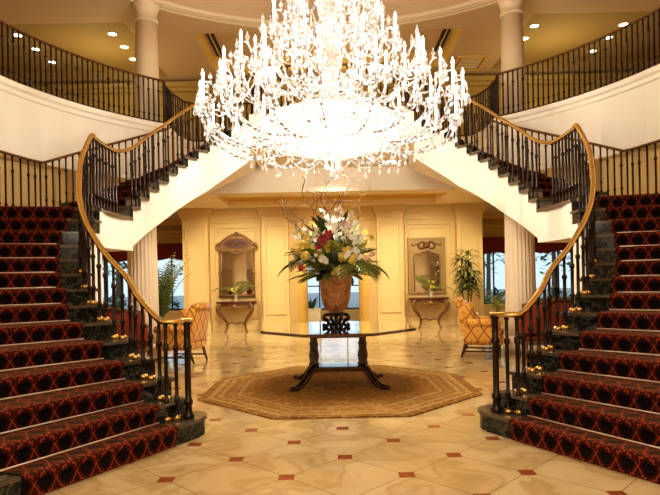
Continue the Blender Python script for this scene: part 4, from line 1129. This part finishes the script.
def spin(arm, n, off, z_alt=None):
    for i in range(1, n):
        c = copy_tree(arm, t); c.rotation_euler = (0, 0, off+2*PI*i/n)
        if z_alt and i % 2: c.location.z = z_alt
    arm.rotation_euler = (0, 0, off)
A1 = make_arm(1.68, [(.34, 3.26), (.70, 3.09), (1.10, 3.04), (1.45, 3.14), (1.64, 3.34), (1.67, 3.52)], .28, True, True); spin(A1, 18, .10, .07)
A2 = make_arm(1.42, [(.34, 3.34), (.65, 3.20), (1.00, 3.20), (1.28, 3.40), (1.40, 3.66), (1.41, 3.80)], .26, True, True); spin(A2, 12, .25, .08)
A3 = make_arm(.98, [(.26, 3.94), (.50, 3.72), (.78, 3.72), (.94, 3.90), (.97, 4.10)], .28, True, True); spin(A3, 10, .0, .12)
A4 = make_arm(.72, [(.20, 4.62), (.40, 4.38), (.60, 4.36), (.71, 4.50), (.72, 4.62)], .30, True, True); spin(A4, 8, .2, .08)
A5 = make_arm(.40, [(.12, 5.10), (.24, 4.92), (.36, 4.98), (.40, 5.12)], .26, False, True); spin(A5, 5, .5, .08)
# spires: tall cut-glass obelisks between the arms
def spire(R, h, H):
    m = MB(); z = LZ(h)
    m.lathe([(.012, -.06), (.05, 0), (.02, .03), (.055, .08), (.03, .12), (.042, .18), (.022, H*.55), (.035, H*.60), (.05, H*.66), (.028, H*.74), (.012, H*.80), (.026, H*.85), (.004, H)], (R, 0, z), 8, smooth=False)
    m.tube(smooth_path([V(.25, 0, z-.25), V(R*.6, 0, z-.22), V(R, 0, z-.04)], 5), .012, 6)
    return m.build('spire', M['crystal'], t)
for (R, h, H, n, off) in ((1.20, 3.80, .62, 8, .26), (.86, 4.22, .62, 6, .1), (.50, 4.6, .7, 5, .3)):
    spin(spire(R, h, H), n, off)
# hooked plumes high in the crown
for (R, h, n, off) in ((.80, 4.02, 8, .15), (.42, 4.70, 6, .4)):
    m = MB(); q = smooth_path([V(.1, 0, LZ(h-.25)), V(R*.6, 0, LZ(h-.18)), V(R*.9, 0, LZ(h+.12)), V(R, 0, LZ(h+.34)), V(R+.10, 0, LZ(h+.40)), V(R+.17, 0, LZ(h+.30)), V(R+.14, 0, LZ(h+.20))], 5)
    m.tube(q, .016, 6); drop(m, (R+.14, 0, LZ(h+.20)), .14, .026); bead_line(m, [(R*.9, 0, LZ(h+.1)), (R*.9, 0, LZ(h-.06))], .012, .02); drop(m, (R*.9, 0, LZ(h-.06)), .1, .02)
    spin(m.build('plume', M['crystal'], t), n, off)
# bead garlands
def garland(R0, h0, R1, h1, sag, n, off, dphi, r=.0115, extra=0):
    m = MB(); a = V(R0, 0, LZ(h0)); b = V(R1*math.cos(dphi), R1*math.sin(dphi), LZ(h1)); P = []
    for i in range(13):
        u = i/12; q = a.lerp(b, u); q.z -= sag*4*u*(1-u); P.append(q)
    bead_line(m, P, r, r*2.0)
    q = P[6]; bead_line(m, [q, q-V(0, 0, .06)], r*.8, r*1.6); drop(m, (q.x, q.y, q.z-.06), .10, .02)
    spin(m.build('bead_garland', M['crystal'], t), n, off)
garland(1.62, 3.46, 1.62, 3.46, .20, 16, .10, 2*PI/16)
garland(1.37, 3.74, 1.37, 3.74, .20, 10, .25, 2*PI/10)
garland(1.37, 3.74, .92, 4.05, .16, 8, .05, .1)
garland(.95, 4.08, .95, 4.08, .20, 8, 0, 2*PI/8)
garland(1.20, 3.34, .40, 3.30, .10, 14, .05, .15)
garland(.66, 4.60, .22, 4.62, .14, 6, .2, .1)
garland(.9, 3.12, .9, 3.12, .14, 12, .2, 2*PI/12, .013)

# crystal basket: strands from the dish rim down to the bottom ring, dense and bright
m = MB()
for i in range(40):
    a = 2*PI*i/40; c, s_ = math.cos(a), math.sin(a)
    P = [V(c*r, s_*r, LZ(h)) for r, h in ((.62, 3.52), (.82, 3.47), (.93, 3.37), (.91, 3.25), (.76, 3.13))]
    bead_line(m, P, .017, .030)
m.build('crystal_basket', M['crystal_core'], t)
m = MB()
for i in range(40):
    a = 2*PI*(i+.5)/40; c, s_ = math.cos(a), math.sin(a)
    P = [V(c*r, s_*r, LZ(h)) for r, h in ((.76, 3.14), (.50, 3.07), (.28, 3.01), (.10, 2.99))]
    bead_line(m, P, .016, .030)
m.build('crystal_basket', M['crystal_core'], t)
for R, h in ((.93, 3.38), (.91, 3.25), (.62, 3.53)):
    m = MB(); m.tube([(R*math.cos(2*PI*i/48), R*math.sin(2*PI*i/48), LZ(h)) for i in range(49)], .016, 8); m.build('hoop', M['crystal_core'], t)
m = MB(); m.lathe([(.58, LZ(3.50)), (.78, LZ(3.45)), (.88, LZ(3.35)), (.87, LZ(3.25)), (.72, LZ(3.15)), (.45, LZ(3.08)), (.05, LZ(3.05))], (0, 0, 0), 40, cap=False); m.build('bloom_bowl', mat_emit('bloom_bowl_glow', (1, .96, .88), 1.3), t)  # added glowing bowl, shaped to imitate the bloom at the chandelier's centre
# pendants along the bottom
m = MB()
for j in range(3):
    z = .0
bead_line(m, [(0, 0, LZ(2.98)), (0, 0, LZ(2.86))], .016, .03); drop(m, (0, 0, LZ(2.86)), .13, .035)
for i in range(8):
    a = 2*PI*i/8; bead_line(m, [(.12*math.cos(a), .12*math.sin(a), LZ(3.04)), (.09*math.cos(a), .09*math.sin(a), LZ(2.92))], .014, .026); drop(m, (.09*math.cos(a), .09*math.sin(a), LZ(2.92)), .09, .02)
m.build('bottom_finial', M['crystal'], t)

# ------------------------------------------------------------------ outdoors beyond the windows
m = MB(); m.box(-40, 40, 18.2, 60, -.3, -.05); o = m.build('pavement', M['asphalt']); o['kind'] = 'structure'
rr = random.Random(11)
for i, (x, y, h) in enumerate([(-9.5, 25, 4.5), (-6.5, 27, 5.5), (-2.8, 29, 5), (2.6, 28, 5), (6.9, 26, 5.2), (9.8, 25, 4.6), (8.3, 30, 6)]):
    t = thing('street_tree', 'slender tree outside, ' + ['leftmost, beyond the outer left window', 'second from the left, beyond the left windows', 'beyond the central doorway on its left', 'beyond the central doorway on its right', 'beyond the right window beside the dracaena', 'rightmost, beyond the outer right window', 'farthest back, beyond the right windows'][i], 'tree', (x, y, -.05), group='trees outside the windows', local=True)
    m = MB(); m.tube([(0, 0, 0), (.05, 0, h*.4), (.0, .05, h*.8)], [.13, .10, .05], 8); m.build('trunk', M['bark'], t)
    m = MB()
    for q in range(420):
        d = sph(rr.uniform(0, 6.28), rr.uniform(-1.2, 1.5)); p = V(0, 0, h*.72)+V(d.x*1.5, d.y*1.5, d.z*h*.45)*rr.uniform(.4, 1)
        blade(m, p, sph(rr.uniform(0, 6.28), rr.uniform(-.5, .8)), .34, .09, .4, 2)
    m.build('foliage', M['shrub'], t)
for i, (x, y) in enumerate([(-8.8, 22.5), (-6.6, 22), (-4.4, 22.6), (4.4, 22), (6.6, 22.6), (8.8, 22.2)]):
    t = thing('shrub', 'low green shrub outside, ' + ['leftmost, below the outer left window', 'between the two left windows', 'below the left window nearest the palm', 'below the right window nearest the dracaena', 'between the two right windows', 'rightmost, below the outer right window'][i], 'shrub', (x, y, -.05), group='shrubs outside the windows', local=True)
    m = MB()
    for q in range(300):
        d = sph(rr.uniform(0, 6.28), rr.uniform(0, 1.5)); p = V(d.x*.9, d.y*.6, d.z*.9)*rr.uniform(.3, 1)
        blade(m, p, sph(rr.uniform(0, 6.28), rr.uniform(-.2, 1)), .22, .06, .4, 2)
    m.build('foliage', M['shrub'], t)

# ------------------------------------------------------------------ light
def light(kind, loc, E, col=(1, .80, .52), size=.1, rot=None, **kw):
    l = bpy.data.lights.new(kind.lower()+'_lamp', kind); l.energy = E; l.color = col
    if kind == 'AREA': l.size = size
    else: l.shadow_soft_size = size
    for k_, v in kw.items(): setattr(l, k_, v)
    o = bpy.data.objects.new(kind.lower()+'_lamp', l); COL.objects.link(o); o.location = loc
    if rot: o.rotation_euler = rot
    return o
W1 = (1, .90, .76)
for a in range(6):
    light('POINT', (CX_+1.0*math.cos(a*PI/3), CYY+1.0*math.sin(a*PI/3), 3.95), 95, W1, .06)
light('POINT', (CX_, CYY, 2.82), 90, W1, .05)
light('POINT', (CX_, CYY, 5.3), 280, W1, .1)
# added fill lamps, mostly without fittings, for back wall, lounge and upper storey
for x in (-2.68, 0, 2.62): light('SPOT', (x, 13.25, SOF-.02), 200, (1, .87, .62), .001, (math.radians(32), 0, 0), spot_size=math.radians(120), spot_blend=.7)
for x in (-5.5, 5.5): light('SPOT', (x, 14.6, SOF-.02), 170, (1, .84, .58), .001, (0, 0, 0), spot_size=math.radians(140), spot_blend=.6)
for x in (-3.2, 3.2): light('SPOT', (x, 12.6, SOF-.05), 110, (1, .87, .62), .001, (0, 0, 0), spot_size=math.radians(130), spot_blend=.6)
light('SPOT', (0, 12.2, 3.92), 60, W1, .001, (0, 0, 0), spot_size=math.radians(130), spot_blend=.5)
for x in (-6, 0, 6): light('POINT', (x, 15.0, 6.3), 48, (1, .82, .42), .25)
# added out-of-frame fill lamps around the viewer; the point brightens mirror reflections
light('POINT', (0, -.6, 3.1), 45, W1, .02)
light('AREA', (0, .6, 3.3), 200, (1, .90, .76), 3.5, (math.radians(25), 0, 0))
for x in (-4.2, -2.6, 2.6, 4.2): light('SPOT', (x, 2.6, 3.38), 110, W1, .001, (math.radians(12), 0, 0), spot_size=math.radians(150), spot_blend=.6)

w = bpy.data.worlds.new('daylight'); SC.world = w; w.use_nodes = True
nt = w.node_tree; bg = nt.nodes['Background']; sky = nt.nodes.new('ShaderNodeTexSky'); sky.sky_type = 'HOSEK_WILKIE'; sky.turbidity = 4; sky.sun_direction = (-.3, .6, .75)
mx = mixc(nt, .55, sky.outputs[0], (.75, .90, 1.0)); nt.links.new(mx, bg.inputs[0]); bg.inputs[1].default_value = 1.35

# ------------------------------------------------------------------ camera
cam = bpy.data.cameras.new('camera'); co = bpy.data.objects.new('camera', cam); COL.objects.link(co)
cam.sensor_width = 36; cam.sensor_fit = 'HORIZONTAL'; cam.lens = 36*565/660
cam.shift_y = 31.5/660; cam.clip_end = 200; cam.clip_start = .05
co.location = (-.09, 0, 1.4)
co.matrix_world = Matrix.Translation((-.09, 0, 1.4)) @ Matrix.Rotation(math.radians(90), 4, 'X') @ Matrix.Rotation(math.radians(-1.15), 4, 'Z')
SC.camera = co
SC.view_settings.view_transform = 'Standard'
SC.view_settings.look = 'Medium High Contrast'
SC.view_settings.exposure = 0.2
SC.cycles.use_denoising = True
SC.cycles.max_bounces = 8
SC.cycles.sample_clamp_indirect = 6
